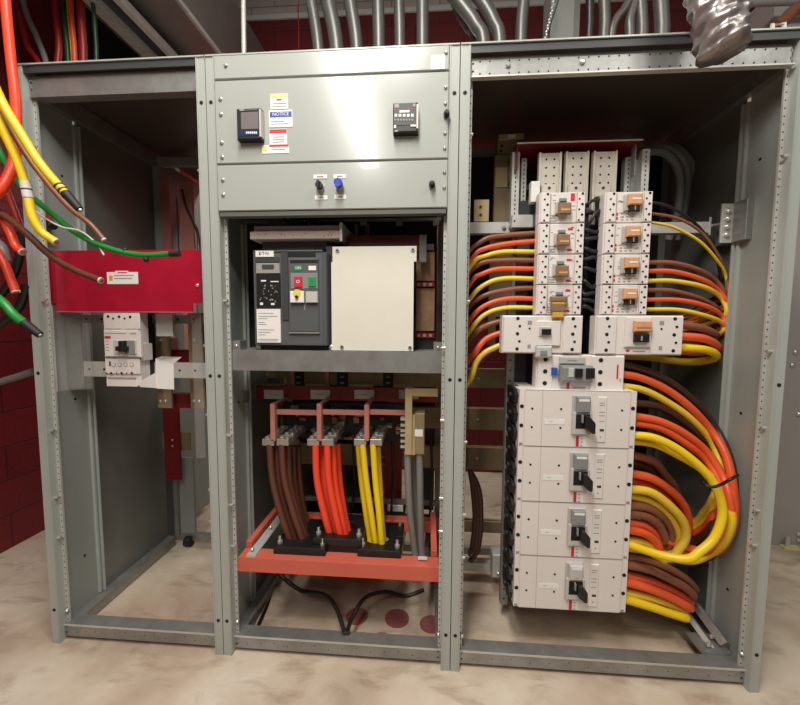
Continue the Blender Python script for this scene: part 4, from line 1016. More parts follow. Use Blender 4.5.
# big loops from the medium breaker and the four large ones: (name, material, radius, points, closing)
def big(nm, mt, pts, y0, y1, label, close=None, r=.0165, group=None, off=0.):
    n = len(pts); p = [PW(a, b, y0+(y1-y0)*(j/(n-1)), r, off) for j, (a, b) in enumerate(pts)]
    p[0] = (p[0][0]-.015, p[0][1], p[0][2])
    if close == 'back':
        x, y, z = p[-1]; p += [(x+.0, y+.08, z-.035), (x-.12, y+.14, z-.05), (x-.3, y+.16, z-.02)]
    if close == 'under':
        x, y, z = p[-1]; p += [(x-.08, y+.04, z-.01), (x-.2, y+.06, z+.02)]
    cable('feeder_cable', p, r, mt, label, 'cable', group, seg=12)
GF = 'feeder cables in the big loops right of the large breakers'
big('brown', DB, [(624, 363), (648, 371), (672, 383), (694, 401), (713, 424), (727, 450), (734, 480), (733, 515), (722, 545), (700, 562)], .17, .33, 'uppermost brown feeder cable, leaving the breaker with blue tab', 'under', .0135, GF)
big('orange', OR, [(624, 374), (640, 377.6), (666, 389), (690, 407), (710, 429), (725, 453), (732, 480), (735, 512), (730, 535), (716, 552)], .16, .30, 'uppermost orange feeder cable, leaving the breaker with blue tab', 'under', .0145, GF, .02)
big('yellow', YP, [(624, 386), (642, 389.6), (664, 400), (690, 418), (711, 442), (721, 468), (724, 500), (718, 530), (702, 551)], .16, .3, 'uppermost yellow feeder cable, leaving the breaker with blue tab', 'under', .0135, GF, .02)
big('brown', DB, [(637, 403), (660, 407), (684, 422), (703, 441), (714, 462), (716, 500), (711, 525), (694, 549)], .18, .32, 'dark brown feeder cable hidden above the paired orange cables', 'under', .0155, GF)
big('orange', OR, [(637, 416), (659, 421), (684, 433), (706, 451), (721, 473), (729, 495), (731, 518), (724, 541), (706, 555)], .14, .28, 'upper one of the paired orange cables from the top large breaker', 'under', .0145, GF, .035)
big('orange', OR, [(638, 423), (660, 428), (684, 442), (705, 459), (718, 480), (725, 505), (724, 530), (714, 546), (698, 556)], .15, .28, 'lower one of the paired orange cables from the top large breaker', 'under', .0145, GF, .045)
big('yellow', YW, [(635.7, 435), (653, 437.6), (675, 447.5), (697, 464), (712, 481), (720, 498), (722, 517), (714, 538), (699, 552), (686, 559)], .12, .05, 'front yellow cable of the big tied loop', 'under', .0155, GF)
big('yellow', YW, [(635, 441), (654, 444), (676, 454), (700, 468), (718, 484), (728, 502), (732, 522), (724, 543), (708, 555), (690, 561)], .14, .22, 'outer yellow cable of the big tied loop', 'under', .015, GF, .035)
big('brown', BR, [(635, 455), (653, 461), (664, 474), (675, 489), (680, 510)], .17, .33, 'upper brown cable of the second large breaker', 'back', .0165, GF)
big('brown', DB, [(634, 461), (650, 470), (660, 484), (668, 505)], .19, .33, 'lower brown cable of the second large breaker', 'back', .0165, GF)
big('orange', OR, [(632, 473), (652, 478.5), (671, 491), (684, 506), (688, 523), (684, 540)], .14, .28, 'upper orange cable of the second large breaker', 'back', .0165, GF)
big('orange', OR, [(632, 479), (650, 486), (669, 500), (678, 518), (680, 535)], .18, .30, 'lower orange cable of the second large breaker', 'back', .0165, GF)
big('yellow', YP, [(631, 489), (650, 492), (669, 505), (683, 521), (686, 536), (679, 549), (668, 559)], .13, .22, 'upper yellow cable of the second large breaker', 'under', .0165, GF)
big('yellow', YP, [(631, 495), (648, 500), (665, 511), (677, 527), (679, 540), (670, 553)], .16, .24, 'lower yellow cable of the second large breaker', 'under', .0165, GF)
big('brown', BR, [(630, 505), (648, 508), (664, 518), (671, 532), (668, 548)], .14, .25, 'upper brown cable of the third large breaker', 'back', .0165, GF)
big('brown', BR, [(630, 512.5), (646, 516), (659, 526), (664, 540)], .14, .22, 'lower brown cable of the third large breaker', 'back', .0165, GF)
big('orange', OR, [(629, 522), (643, 525), (655, 534), (658, 544)], .15, .24, 'upper orange cable of the third large breaker', 'back', .016, GF)
big('orange', OR, [(629, 529), (643, 533), (654, 540), (658, 549)], .13, .2, 'lower orange cable of the third large breaker', 'back', .016, GF)
big('yellow', YP, [(628, 540), (641, 541.5), (653, 548), (658, 556)], .15, .22, 'upper yellow cable of the third large breaker', 'back', .0155, GF)
big('yellow', YP, [(628, 547), (643, 549.5), (655, 555), (663, 562)], .12, .2, 'lower yellow cable of the third large breaker', 'back', .0155, GF)
big('brown', BR, [(627, 556), (648, 560.5), (671, 570), (688, 581), (695, 590)], .14, .24, 'upper brown cable of the bottom large breaker', 'back', .0165, GF)
big('brown', BR, [(627, 564), (648, 569), (669, 578.5), (686, 588), (693, 596)], .12, .2, 'lower brown cable of the bottom large breaker', 'back', .0165, GF)
big('orange', OR, [(626, 574), (648, 580.5), (671, 589.5), (690, 601)], .14, .22, 'upper orange cable of the bottom large breaker', 'back', .0165, GF)
big('orange', OR, [(626, 581), (648, 588), (671, 597.5), (690, 608)], .12, .18, 'lower orange cable of the bottom large breaker', 'back', .0165, GF)
big('yellow', YP, [(625, 591), (648, 597), (669, 604), (684, 611)], .14, .2, 'upper yellow cable of the bottom large breaker', 'back', .016, GF)
big('yellow', YW, [(625, 598), (648, 606), (669, 613), (686, 618)], .12, .16, 'lowest yellow cable of all, under the bottom large breaker', 'back', .016, GF)
# short runs seen through the tied loop
for k, (mt, pts, lab) in enumerate(((YP, [(712, 500), (704, 512), (692, 522)], 'upper short yellow run seen inside the tied loop'), (YP, [(713, 508), (705, 520), (690, 529)], 'lower short yellow run seen inside the tied loop'), (OR, [(712, 518), (704, 527), (688, 534)], 'short orange run seen inside the tied loop'), (DB, [(712, 526), (702, 536), (684, 543)], 'short dark brown run seen inside the tied loop'))):
    p = [P(a, b, .17+.06*j) for j, (a, b) in enumerate(pts)]; x, y, z = p[-1]; p = [(p[0][0]+.01, .16, p[0][2]+.05)]+p+[(x-.1, .36, z-.03)]
    cable('feeder_cable', p, .0135, mt, lab, 'cable', 'short cable runs inside the tied loop')
# cable tie
t0 = P(707, 483, .13)
pts = [(P(704, 484, .125)), P(712, 487, .115), P(722, 484, .14), P(730, 478, .2), P(735, 477, .28)]
m = M(); m.tube(cr([P(702, 481, .16), P(704, 484.5, .07), P(712, 487, .05), P(721, 484.5, .035), P(731, 479, .015), P(738, 475, .05)], 6), .0055, 'black_plastic', 6); tag(m.build('cable_tie'), 'black tie strapped around the yellow and orange loop', 'cable tie')
# brown loops at the lower left behind the post
for k, lab in enumerate(('outer dark brown loop beside the left post of the right cabinet', 'middle dark brown loop beside the left post of the right cabinet', 'inner dark brown loop beside the left post of the right cabinet')):
    cable('feeder_cable', PP([(470, 470, .35), (476+3-k*3, 490, .34), (481-k*3, 520, .32), (478-k*3, 548, .3), (470, 562-k*5, .28)]), .012, DB, lab, 'cable', 'dark brown loops by the left post')
# lower rail and its bracket, right bottom slide, back brackets
zr = P(490, 568, .45)[2]
t = thing('lower_rail', 'pale horizontal rail low down behind the large breakers', 'rail', (2.1, .45, zr-.02))
m = M(); m.box(X2+.05, X3-.05, .45, .48, zr-.022, zr+.022, 'galvanised_pale'); m.build('bar', t)
m = M(); m.pb(492.5, 555, 505, 578, .38, .45, 'galvanised_pale', .003); q = P(498, 573, .38); m.bolt(q[0], .38, q[2], .007, 'bolt_steel', 1, .01); m.build('rail_bracket', t)
t = thing('corner_bracket', 'galvanised bracket assembly low on the right cabinet wall', 'bracket', (2.72, .4, .3))
m = M(); m.box(2.60, 2.76, .38, .385, P(705, 577, .38)[2], P(705, 560, .38)[2], 'galvanised_pale'); m.box(2.70, 2.76, .375, .39, P(705, 600, .38)[2], P(705, 560, .38)[2], 'galvanised'); 
for k in range(3): m.box(2.66+.025*k, 2.668+.025*k, .37, .378, P(705, 598, .38)[2], P(705, 572, .38)[2], 'galvanised_pale')
m.build('plate', t)
t = thing('slide_rail', 'galvanised slide running back along the bottom right of the right cabinet', 'rail', (2.68, .2, .06))
m = M(); a0 = Vector((2.725, .10, .09)); a1 = Vector((2.70, .46, .20))
m.tube([a0, a1], .022, 'galvanised', 4, smooth=False); m.tube([a0+Vector((-.045, 0, -.02)), a1+Vector((-.045, 0, -.03))], .014, 'galvanised_pale', 4, smooth=False); m.build('rail_arm', t)
m = M(); m.box(2.62, 2.73, .075, .17, .072, .08, 'galvanised'); m.bolt(2.66, .1, .094, .01, 'bolt_steel', 1, .01); m.bolt(2.7, .14, .094, .01, 'bolt_steel', 1, .01); m.build('foot_plate', t)

# ------------------------------------------------------------------ left section
t = thing('red_shield', 'bright red clear shield sheet across the left cabinet', 'shield', P(124, 310, .06))
ys = .055
xs0 = P(47.5, 280, ys)[0]; xs1 = P(201, 280, ys)[0]; zs1 = P(122, 250, ys)[2]; zs0 = P(125, 311.5, ys)[2]; zn = P(125, 303, ys)[2]
m = M(); n1 = P(56, 305, ys)[0]; n2 = P(192.5, 305, ys)[0]
m.prism([(n1, zs0), (n2, zs0), (n2, zn), (xs1, zn), (xs1, zs1), (xs0, zs1), (xs0, zn), (n1, zn)], 1, ys, ys+.004, 'red_sheet')
m.box(n1, n2, ys-.0006, ys+.004, zs0-.003, zs0, 'copper'); m.build('sheet', t)
m = M()
for a, b in ((48.5, 285.5), (197.5, 285.5)): q = P(a, b, ys); m.bolt(q[0], ys, q[2], .007)
m.build('sheet_screws', t)
m = M(); m.pb(107, 272, 138, 284, ys-.0012, ys, 'label_white'); m.pb(115, 270.8, 128, 272.2, ys-.0012, ys, 'label_white'); m.pb(109, 275.5, 112.5, 280.5, ys-.002, ys, 'amber_tab')
m.pb(114, 275, 134, 275.7, ys-.002, ys, 'label_grey'); m.pb(114, 278, 132, 278.7, ys-.002, ys, 'label_grey'); m.pb(118, 272, 127, 273, ys-.002, ys, 'red_mark'); m.build('warning_sticker', t)
# cross rails and uprights
lr = thing('mounting_grid', 'galvanised cross rails and uprights behind the lone white breaker', 'frame', P(125, 400, .2))
for (b0, b1) in ((315, 323.5), (362, 377)):
    m = M(); x0 = .05; x1 = X1-.05; z1 = P(125, b0, .14)[2]; z0 = P(125, b1, .14)[2]
    m.box(x0, x1, .14, .15, z0, z1, 'galvanised' if b0 < 330 else 'galvanised_pale')
    for k in range(9): m.dot(x0+.05+(x1-x0-.1)*k/8, .14, (z0+z1)/2, .005, 'hole_black')
    m.build('cross_rail', lr)
for (a, b, y0, mt) in ((64.5, 81, .13, 'galvanised'), (156, 170, .2, 'tan_bus'), (189, 204, .2, 'tan_bus')):
    m = M(); x = m.pb(a, 313, b, 388 if a < 100 else 408, y0, y0+.012, mt, .001)
    if a > 100:
        q = P((a+b)/2, 401, y0); m.bolt(q[0]-.012, y0, q[2], .007); m.bolt(q[0]+.012, y0, q[2], .007); q = P((a+b)/2, 340, y0); m.bolt(q[0]-.01, y0, q[2], .007)
    m.build('upright', lr)
m = M(); m.pb(155.5, 313, 172.5, 336.5, .12, .135, 'light_grey_plastic', .002); m.build('grey_pad', lr)
m = M(); m.pb(143, 313, 154, 386, .22, .25, 'black_plastic'); m.build('black_backing', lr)
for (b0, b1) in ((350, 362), (394, 408)):
    m = M(); m.pb(170, b0, 190, b1, .24, .28, 'dark_red_sheet'); m.build('red_spacer', lr)
m = M(); m.pb(171, 338, 175, 352, .24, .26, 'copper'); m.build('copper_tab', lr)
# clear side shield
t = thing('clear_shield', 'clear plastic sheet with a white front edge at the left of the left cabinet', 'shield', P(60, 390, .1))
xq = P(54, 350, .06)[0]
m = M(); z1 = P(54, 305, .06)[2]; z0 = P(54, 391, .06)[2]
m.prism([(xq, .06), (xq+.10, .12), (xq+.10, .123), (xq, .063)], 2, z0, z1, 'clear_sheet'); m.build('sheet', t)
m = M(); m.box(xq-.003, xq+.003, .054, .062, z0-.004, z1, 'label_white'); m.build('front_edge', t)
m = M(); m.box(xq+.02, xq+.085, .1, .1012, z0+.04, z0+.10, 'label_grey') ; 
t2 = thing('clear_side_shield', 'narrow clear sheet beside the right post of the left cabinet', 'shield', P(205, 460, .1))
m = M(); m.box(P(194, 400, .1)[0], P(203.5, 400, .1)[0], .1, .104, P(200, 458, .1)[2], P(200, 312, .1)[2], 'clear_sheet'); m.build('sheet', t2)
# lone breaker
def lone():
    y = .06; q = P(127, 388, y)
    t = thing('circuit_breaker', 'lone white breaker standing upright under the red shield', 'circuit breaker', (q[0], y+.04, q[2]))
    m = M(); x0, x1, z0, z1 = m.pb(104.5, 312.5, 139.5, 386, y, .112, 'breaker_white', .003); m.build('body', t)
    M().box(x0+.004, x1-.002, .112, .14, z0+.003, z1-.003, 'black_plastic').build('base', t)
    m = M(); m.pb(104.5, 312.5, 139.5, 329, y-.004, y, 'breaker_white', .002)
    for a, b in ((109, 316.5), (114, 318.5), (120, 316.8), (125.5, 318.5), (131, 317)): qq = P(a, b, y); m.dot(qq[0], y-.004, qq[2], .0055 if b < 318 else .004, 'hole_black')
    m.build('top_terminal_cover', t)
    m = M(); m.pb(104, 330.5, 140.5, 357, y-.012, y, 'breaker_white', .002); m.pb(104.5, 336, 110.5, 338.6, y-.013, y, 'red_mark'); m.pb(104, 356.2, 139, 357, y-.0126, y, 'breaker_grey')
    m.pb(104.5, 333, 126, 333.7, y-.0126, y, 'label_grey'); m.pb(130, 333, 136, 334, y-.0126, y, 'label_grey')
    for k in range(4): m.pb(105.5, 341+k*3, 109, 341.6+k*3, y-.0126, y, 'label_grey')
    m.build('front_cover', t)
    m = M(); m.pb(113, 340, 136.5, 354.5, y-.016, y, 'light_grey_plastic', .002); m.pb(124.5, 340.5, 134.5, 354, y-.018, y, 'breaker_grey'); m.build('escutcheon', t)
    m = M(); m.pb(117.5, 341, 122.5, 352, y-.04, y-.014, 'black_plastic', .004); m.pb(114.5, 346.5, 125.5, 351, y-.035, y-.014, 'black_plastic', .003); m.build('handle', t)
    m = M(); m.pb(105, 358.5, 139.5, 374, y-.006, y, 'breaker_white', .002); m.pb(109, 361.5, 110.6, 366, y-.007, y, 'ink')
    for k in range(4):
        qq = P(115+k*6, 364.5, y); m.tube([(qq[0], y-.006, qq[2]), (qq[0], y-.0072, qq[2])], .009, 'label_grey', 12, smooth=False); m.tube([(qq[0], y-.006, qq[2]), (qq[0], y-.0078, qq[2])], .0065, 'breaker_white', 12, smooth=False)
    for k, a in enumerate((108, 112.5, 118, 123, 128, 133)): qq = P(a, 374-1, y); m.dot(qq[0], y-.006, qq[2], .005 if k % 2 else .003, 'hole_black')
    m.build('trip_unit', t)
    m = M(); m.pb(106.5, 379, 137, 386.5, y-.002, y, 'breaker_white', .001); m.pb(107.5, 377.4, 136, 379.2, y-.003, y, 'label_grey'); m.build('lower_cover', t)
    xs = x1
    m = M(); m.box(xs, xs+.008, y+.01, y+.06, z0+(z1-z0)*.35, z0+(z1-z0)*.58, 'breaker_white'); m.build('side_clip', t)
lone()
m = M(); y = .05
A = [P(140, 381, .062), P(156, 372.5, .035), P(156, 388, .03), P(140, 387, .06)]
Bq = [P(156.5, 358, .035), P(176, 356.5, .0), P(174, 361, .01), P(174.5, 390, .02), P(156, 389, .035)]
m.add([A[0], A[1], A[2], A[3]]+[(p[0], p[1]+.002, p[2]) for p in A], [(0, 1, 2, 3), (4, 7, 6, 5), (0, 4, 5, 1), (1, 5, 6, 2), (2, 6, 7, 3), (3, 7, 4, 0)], 'label_white')
F = [P(155.5, 358.5, .035), P(173.5, 362.5, .03), P(174, 389.5, .03), P(155.5, 388.5, .035)]
T = [P(155.5, 358.5, .035), P(161, 356.5, .02), P(181.5, 357, .02), P(173.5, 364, .03)]
for Q in (F, T): m.add(list(Q)+[(p[0], p[1]+.002, p[2]) for p in Q], [(0, 1, 2, 3), (4, 7, 6, 5), (0, 4, 5, 1), (1, 5, 6, 2), (2, 6, 7, 3), (3, 7, 4, 0)], 'label_white')
tag(m.build('paper_sheet'), 'folded white paper sheet sticking out right of the lone breaker', 'paper')
# rear of left section
for k, (a, b, c, d, y0, mt, lab) in enumerate(((161, 176, 170, 250, .68, 'copper', 'reddish vertical busbar at the rear of the left cabinet, left one'), (179.5, 182, 193, 250, .6, 'copper', 'reddish vertical busbar at the rear of the left cabinet, right one'))):
    m = M(); x0 = P(a, 210, y0)[0]; x1 = P(c, 210, y0)[0]; m.box(x0, x1, y0, y0+.012, 1.1, P(a, b, y0)[2], mt); tag(m.build('rear_busbar', None, .001), lab, 'busbar', 'reddish rear busbars of the left cabinet')
m = M(); y0 = .66; m.pb(163.5, 400, 178.5, 480, y0, y0+.02, 'dark_red_sheet', .003)
for yy in (440, 446): q = P(172.5, yy, y0); m.bolt(q[0], y0, q[2], .006)
m.pb(160, 432, 190, 450, y0+.03, y0+.04, 'tan_bus'); tag(m.build('bus_support'), 'dark red hanging board at the rear of the left cabinet', 'bus support')
m = M(); m.pb(165, 480, 178, 536, .70, .72, 'galvanised'); m.pb(178, 458, 194, 540, .72, .735, 'grey_paint_inner'); q = P(189, 541, .7); m.cyl((q[0]-.02, .7, max(.03, q[2])), (q[0]+.02, .7, max(.03, q[2])), .03, 'black_rubber', 14)
tag(m.build('rear_plate'), 'grey plates and caster at the rear floor of the left cabinet', 'plate')
m = M(); m.pb(168.5, 198, 178.5, 250, .9, .91, 'grey_paint_inner'); tag(m.build('backing_sheet'), 'pale grey panel glimpsed between the two reddish rear busbars', 'panel')
cable('control_wire', PP([(182, 190, .5), (186, 206, .42), (193, 222, .3), (198, 235, .15), (199, 262, .1), (200, 300, .1)]), .006, 'cable_black', 'black wire hanging by the right post of the left cabinet', 'wire')

# ------------------------------------------------------------------ loose cables at the far left
def loose(name, pts, r, mt, label, end=None, group='loose cables hanging at the far left'):
    p = PP(pts); t = thing(name, label, 'cable', p[-1], group)
    m = M(); m.tube(cr(p, 8), r, mt, 12, cap='bare_copper' if end == 'cut' else None); m.build('jacket', t)
    d = (Vector(p[-1])-Vector(p[-2])).normalized(); e = Vector(p[-1])
    if end == 'cut':
        m = M(); m.tube([e-d*.002, e+d*.004], r*.62, 'bare_copper', 10); m.tube([e-d*.003, e+d*.0015], r*1.02, 'cable_white', 12); m.build('cut_end', t)
    if end == 'tape':
        m = M(); m.tube([e-d*.012, e+d*.05], r*1.1, 'black_rubber', 12, r1=r*.85); m.tube([e+d*.05, e+d*.056], r*.5, 'lug_metal', 10); m.build('end_cap', t)
    if end == 'ctape':
        m = M(); m.tube([e-d*.02, e+d*.012], r*1.15, 'black_rubber', 12); m.build('end_cap', t)
    return t, p
t, p = loose('hanging_cable', [(-25, 40, -.3), (0, 98, -.28), (20, 132, -.27), (42, 166, -.26), (68, 196, -.25)], .013, 'cable_yellow', 'thicker yellow cable ending in a black cap near the cabinet post', 'tape')
m = M(); e = Vector(P(66, 194, -.25)); d = (Vector(p[-1])-Vector(p[-2])).normalized(); 
for k in range(3): m.tube([e-d*.016*(k), e-d*(.016*k-.006)], .0145, 'ink', 12)
m.build('tape_bands', t)
t, p = loose('hanging_cable', [(-25, 70, -.3), (0, 124, -.27), (16, 158, -.25), (26, 186, -.24), (32, 215, -.24), (42, 232, -.23), (56, 242, -.22)], .0125, 'cable_yellow', 'yellow cable wrapped in white tape with a bare cut end', 'cut')
m = M(); q0 = Vector(P(25, 182, -.242)); q1 = Vector(P(28.5, 198, -.24)); m.tube([q0, q0*.55+q1*.45], .0145, 'cable_white', 12); m.tube([q0*.45+q1*.55, q1], .0145, 'cable_white', 12); m.tube([q0*.56+q1*.44, q0*.44+q1*.56], .014, 'ink', 12); m.build('white_tape', t)
loose('hanging_cable', [(4, -20, -.05), (7, 20, -.06), (11, 60, -.08), (15, 95, -.10), (16, 130, -.14), (14, 160, -.18), (2, 188, -.22), (-22, 205, -.24)], .015, 'cable_red', 'bright red cable dropping past the left post and curling out of view')
loose('hanging_cable', [(-25, 190, -.15), (0, 216, -.17), (10, 232, -.18), (16, 246, -.18), (23, 252, -.18)], .013, 'cable_red', 'short red cable with a bare cut end below the yellow cables', 'cut')
loose('hanging_cable', [(-22, 205, -.2), (0, 213, -.2), (25, 232, -.2), (50, 255, -.2), (75, 270, -.2), (101, 280.5, -.2)], .0105, 'cable_brown', 'brown cable crossing the post onto the red shield', 'cut')
loose('hanging_cable', [(-20, 70, -.2), (0, 108, -.2), (20, 145, -.2), (45, 180, -.19), (70, 208, -.18), (90, 224, -.17), (104, 240, -.16)], .0085, 'cable_light_brown', 'lighter brown cable running behind the yellow cables', 'cut')
loose('hanging_cable', [(-15, 120, -.1), (5, 162, -.12), (25, 190, -.13), (45, 208, -.14), (75, 232, -.15), (105, 247, -.16), (140, 255, -.15), (176, 253.5, -.14)], .0095, 'cable_green', 'long green cable reaching across above the red shield', 'ctape')
loose('hanging_cable', [(-25, 285, -.3), (0, 300, -.3), (14, 315, -.3), (27, 325, -.3)], .0125, 'cable_green', 'short thick green cable with a black tip at the far left', 'tape')
loose('hanging_cable', [(28, 205, -.16), (45, 218, -.17), (62, 227, -.18), (80, 231, -.17), (96, 243, -.16), (104, 255, -.16)], .003, 'cable_white', 'thin white wire trailing along the green cable', None)
for k, (a, b) in enumerate(((125, 251.5), (146, 261))):
    q = P(a, b-1.5, -.155); m = M(); m.ball(q, .009, 'black_rubber', 8, 6); 
    tag(m.build('cable_tie'), ['black tie on top of the long green cable', 'black tie under the long green cable'][k], 'cable tie', 'black ties on the long green cable')
# darker bundle behind at left (between wall and cabinet)
BK = [('cable_red', .014, [(-10, 240, -.05), (4, 262, -.05), (12, 282, -.05), (16, 292, -.05)], 'red cut cable low behind the loose bundle', 'cut'),
      ('cable_dark_red', .013, [(24, 200, .1), (44, 214, .08), (52, 225, .06)], 'dark red stub right of the white tape', 'ctape'),
      ('cable_black', .014, [(22, 230, .0), (18, 262, .0), (8, 285, .0), (-12, 310, .0)], 'black cable looping behind the bundle', None),
      ('cable_grey', .02, [(-20, 232, .1), (0, 246, .1), (6, 262, .1)], 'thick grey cable behind the bundle', None),
      ('cable_dark_red', .014, [(-15, 150, .15), (6, 190, .12), (20, 225, .1), (30, 245, .08)], 'dark red cable sloping behind the bundle', None),
      ('cable_black', .016, [(26, 285, .0), (20, 305, .0), (8, 318, .0), (-10, 330, 0.)], 'black cable behind the green tip', None)]
for (mt, r, pts, lab, e) in BK: loose('hanging_cable', pts, r, mt, lab, e, 'darker cables behind the loose bundle')
q = [(16, 288, .0), (24, 292, 0.), (30, 300, 0)]
cable('pipe', PP([(-30, 392, .2), (0, 382, .2), (20, 376, .2), (34, 371, .2)]), .016, 'cable_grey', 'pale grey pipe poking in beside the left post', 'pipe')
# cables rising above the left section
UP = [('cable_dark_red', .013, [(14, -20), (20, 15), (27, 45), (42, 72)], 'dark red'), ('cable_grey', .013, [(18, -20), (27, 15), (38, 40), (48, 72)], 'grey'),
      ('cable_dark_red', .015, [(54, -20), (56, 15), (59, 45), (58, 72)], 'second dark red'), ('cable_dark_green', .012, [(63, -20), (64, 15), (67, 45), (69, 72)], 'dark green'),
      ('cable_yellow', .004, [(67, -20), (68, 15), (71, 45), (73, 72)], 'thin yellow'), ('cable_orange', .012, [(70, -20), (71, 15), (74, 45), (75.5, 72)], 'orange'),
      ('cable_dark_red', .018, [(79, -20), (81, 15), (83, 45), (84, 72)], 'thick dark red'), ('cable_dark_green', .01, [(92, -5), (94, 15), (96, 45), (97, 72)], 'rightmost dark green')]
for k, (mt, r, pts, nm) in enumerate(UP):
    p = PP(pts, .55); x, y, z = p[-1]; p += [(x+.01, y, H+.006)]
    cable('riser_cable', p, r, mt, f'{nm} riser cable entering the roof of the left cabinet', 'cable', 'riser cables over the left cabinet')
# ------------------------------------------------------------------ overhead stuff
# duct and strut running along the depth of the room
zd = 3.05
e = PZ(222, 55, zd); e2 = PZ(175, 0, zd); xr_ = (e[0]+e2[0])/2; xl_ = (PZ(115, 0, zd)[0]+PZ(172, 58, zd)[0])/2
t = thing('air_duct', 'large dull sheet metal duct overhead between the left and middle cabinets', 'duct', ((xl_+xr_)/2, .5, zd))
m = M(); m.box(xl_-.2, xr_, -.9, 1.96, zd, zd+.5, 'duct_metal'); m.build('duct_body', t)
m = M(); m.box(xr_-.006, xr_+.012, -.9, 1.96, zd-.01, zd+.015, 'galvanised_pale'); m.build('corner_seam', t)
m = M(); m.box(xr_, xr_+.03, 1.9, 1.96, zd, zd+.5, 'galvanised'); m.build('end_flange', t)
t = thing('strut_channel', 'double galvanised strut channel running overhead at the upper left', 'strut', (0, .5, 2.95))
zs = 2.95
xa = (PZ(122, 0, zs)[0]+PZ(172, 57, zs)[0])/2; xb = (PZ(86, 0, zs)[0]+PZ(146, 58, zs)[0])/2
m = M(); m.box(xa-.035, xa, -.9, 1.95, zs, zs+.04, 'strut_bright'); m.build('strut_bar', t)
m = M(); m.box(xb-.01, xb+.05, -.9, 1.95, zs, zs+.04, 'galvanised_pale'); m.box(xb-.016, xb-.01, -.9, 1.95, zs, zs+.05, 'strut_bright'); m.build('strut_bar', t)
m = M(); m.box(xb+.05, xa-.035, -.9, 1.95, zs+.03, zs+.04, 'charcoal_dark'); m.build('strut_web', t)
m = M(); m.box(-.88, xb-.02, 1.2, 1.25, H-.2, 4.6, 'dark_void'); tag(m.build('black_backdrop'), 'black backdrop panel behind the red riser cables at upper left', 'panel')  # flat black sheet closing the view behind the riser cables
m = M()
rnd = random.Random(9)
for (a, b) in ((15, 35), (20, 40), (28, 36), (42, 25), (46, 33), (50, 40), (45, 48)):
    q = P(a, b, 1.18); m.tube([q, (q[0]+.12, 1.18, q[2]-.05)], .008, 'lug_metal', 6)
tag(m.build('glinting_wire_bundle'), 'glinting bare wire ends in the dark upper left corner', 'wires')
c0 = P(243, 60, .5); c1 = P(243, -40, .5)
cable('hanger_rod', [(c0[0], .5, H+.006), c1], .0115, 'galvanised_pale', 'bright thin vertical rod above the middle cabinet', 'rod')
cable('hanger_wire', [(P(298.7, 50, 1.2)[0], 1.2, P(298, 60, 1.2)[2]), P(298, -40, 1.2)], .003, 'cable_dark_red', 'thin vertical wire left of the conduits', 'wire')
# conduits behind the top
CO = [((311, 0), (318.5, 52), .024, 'leftmost'), ((328, 0), (337, 52), .031, 'second from the left'), ((350, 0), (357, 52), .027, 'third from the left'), ((378, 0), (379, 50), .026, 'fourth from the left'), ((399, 0), (400, 50), .023, 'fifth from the left'), ((422.5, 0), (422.5, 50), .026, 'sixth from the left')]
for (a, b, r, nm) in CO:
    q1 = Vector(P(b[0], b[1], .55)); q0 = Vector(P(a[0], a[1], .55)); up = q0+(q0-q1)*.8
    p = [(q1[0], .55, H+.006), tuple(q1), tuple(q0), tuple(up)]
    cable('conduit', p, r*1.13, 'conduit', f'{nm} of the six upright conduits behind the middle cabinet top', 'conduit', 'upright conduits above the middle cabinet', seg=16)
CB = [([(484, 46), (476, 25), (464, 8), (450, -8), (430, -25)], .031, 'left bent conduit by the seam of middle and right cabinets'), ([(500, 44), (494, 22), (484, 4), (470, -14)], .030, 'right bent conduit by the seam of middle and right cabinets'), ([(521, 43), (522, 20), (524, 0), (526, -20)], .027, 'straight conduit right of the two bent ones'), ([(474, 46), (466, 28), (458, 14), (448, -10)], .014, 'thin conduit behind the left bent one')]
for pts, r, lab in CB:
    p = PP(pts, .55 if r > .02 else .65); p = [(p[0][0], p[0][1], H+.006)]+p
    cable('conduit', p, r, 'conduit', lab, 'conduit', seg=16)
# grey box and cable bundle above the right section
m = M(); m.pb(551, -20, 574, 44, .5, .62, 'dull_panel'); m.pb(574, -20, 580, 44, .5, .55, 'conduit'); m.box(P(551, 40, .5)[0], P(580, 40, .5)[0], .5, .62, H+.006, P(560, 42, .5)[2], 'grey_paint_inner')
tag(m.build('upright_trunking'), 'flat grey upright trunking above the right cabinet', 'trunking')
BN = [([(546, 42), (549, 25), (554, 10), (560, -10)], .008, 'leftmost, slender'), ([(589, 42), (590, 20), (590, -10)], .018, 'dark one beside the trunking'), ([(604, 42), (605, 20), (604, -10)], .024, 'second beside the trunking'), ([(611, 40), (616, 20), (625, 8), (634, -10)], .018, 'left branching'), ([(630, 40), (630, 20), (636, 0), (640, -12)], .02, 'right branching'), ([(642, 40), (642, 20), (640, -10)], .024, 'second from the foil duct'), ([(662, 38), (662, 20), (660, -10)], .03, 'closest to the foil duct')]
for k, (pts, r, nm) in enumerate(BN):
    p = PP(pts, .5); p = [(p[0][0], .5, H+.006)]+p
    cable('wrapped_cable', p, r, 'conduit' if k not in (1,) else 'cable_black', f'grey wrapped cable above the right cabinet, {nm}', 'cable', 'wrapped cables above the right cabinet', seg=14)
# hanging chain beads
m = M()
for k in range(16):
    q = P(543.5+k*.7+(k % 2), 44-k*3, .44); m.ball(q, .006, 'bolt_steel', 6, 4)
tag(m.build('bead_chain'), 'shiny bead chain hanging above the left end of the right cabinet', 'chain')
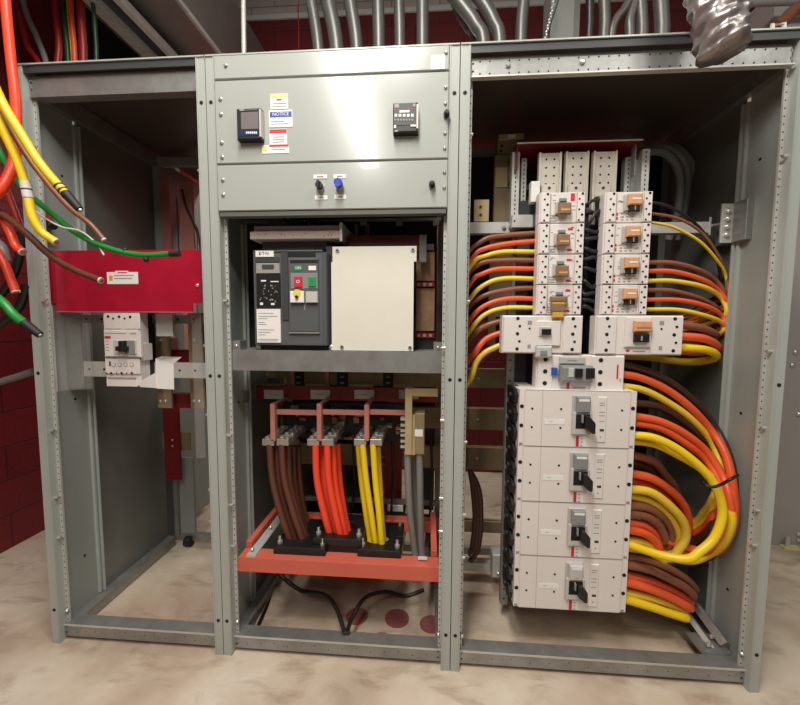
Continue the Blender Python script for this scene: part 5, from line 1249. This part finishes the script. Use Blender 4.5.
# foil duct
def foil():
    top = Vector(P(711, -25, -.10)); bot = Vector(P(725, 55, -.12)); m = M()
    axis = (bot-top); L = axis.length; d = axis.normalized(); n = d.cross(Vector((0, 1, 0))).normalized(); b = d.cross(n)
    S, K = 40, 48; rnd = random.Random(4); vs = []; fs = []
    ph = [rnd.uniform(0, 6.28) for _ in range(8)]
    for i in range(S+1):
        t = i/S; rr = .064*(1-.02*math.sin(t*9))
        if t > .93: rr *= max(.05, math.sqrt(max(0, 1-((t-.93)/.07)**2)))**.5
        for k in range(K):
            a = 2*math.pi*k/K
            w_ = .0035*math.sin(3*a+ph[0]+9*t)+.003*math.sin(7*a+ph[1]-17*t)+.003*math.sin(31*t+2*a+ph[2])+.0025*math.sin(47*t-3*a+ph[3])
            vs.append(top+axis*t+(n*math.cos(a)+b*math.sin(a))*(rr+w_))
    for i in range(S):
        for k in range(K):
            k2 = (k+1) % K; fs.append((i*K+k, (i+1)*K+k, (i+1)*K+k2, i*K+k2))
    fs.append(tuple(S*K+k for k in range(K)))
    m.add(vs, fs, 'foil', True)
    tag(m.build('foil_duct'), 'crinkled silver foil duct hanging in front of the right cabinet top', 'duct')
foil()
# pipe and hook at upper right
cable('pipe', PP([(690, 4, .9), (740, 3, .9), (800, 1, .9), (840, 0, .9)]), .02, 'label_grey', 'pale horizontal pipe behind the foil duct at the upper right', 'pipe')
cable('conduit', PP([(775, 26, .8), (785, 20, .8), (795, 10, .8), (815, 4, .8)]), .03, 'cable_light_brown', 'dull reddish elbow pipe in the upper right corner', 'pipe')
m = M(); p = PP([(772, 34, .04), (772.5, 25, .04), (784, 24, .04), (784.5, 34, .04)]); m.tube([(p[0][0], .04, H+.006), p[1], p[2], (p[3][0], .04, H+.006)], .007, 'galvanised_pale', 6, smooth=False); tag(m.build('lifting_eye'), 'small bright square hook on the roof at the upper right', 'hook')
# neighbouring cabinet at right
t = thing('neighbour_cabinet', 'pale lavender grey cabinet standing behind at the right edge', 'electrical cabinet', (4.2, 1.4, 0))
m = M(); m.box(3.45, 5.2, 1.0, 1.8, 0, 3.2, 'cabinet_lavender'); m.build('body', t)
m = M()
for (a, b) in ((795, 352), (792, 365), (798, 414), (798, 534), (798, 540)): q = P(a, b, 1.0); m.bolt(q[0], 1.0, q[2], .014, 'bolt_steel', 1, .014)
m.build('panel_screws', t)
m = M(); q = PZ(782, 545, 0); m.box(q[0]-.03, q[0]+.06, .95, .99, 0, .012, 'pale_yellow'); m.tube([(q[0], .97, 0.01), (q[0], .97, .07)], .012, 'galvanised_pale', 8); tag(m.build('floor_fitting'), 'small yellow and metal fitting on the floor by the lavender cabinet', 'fitting')
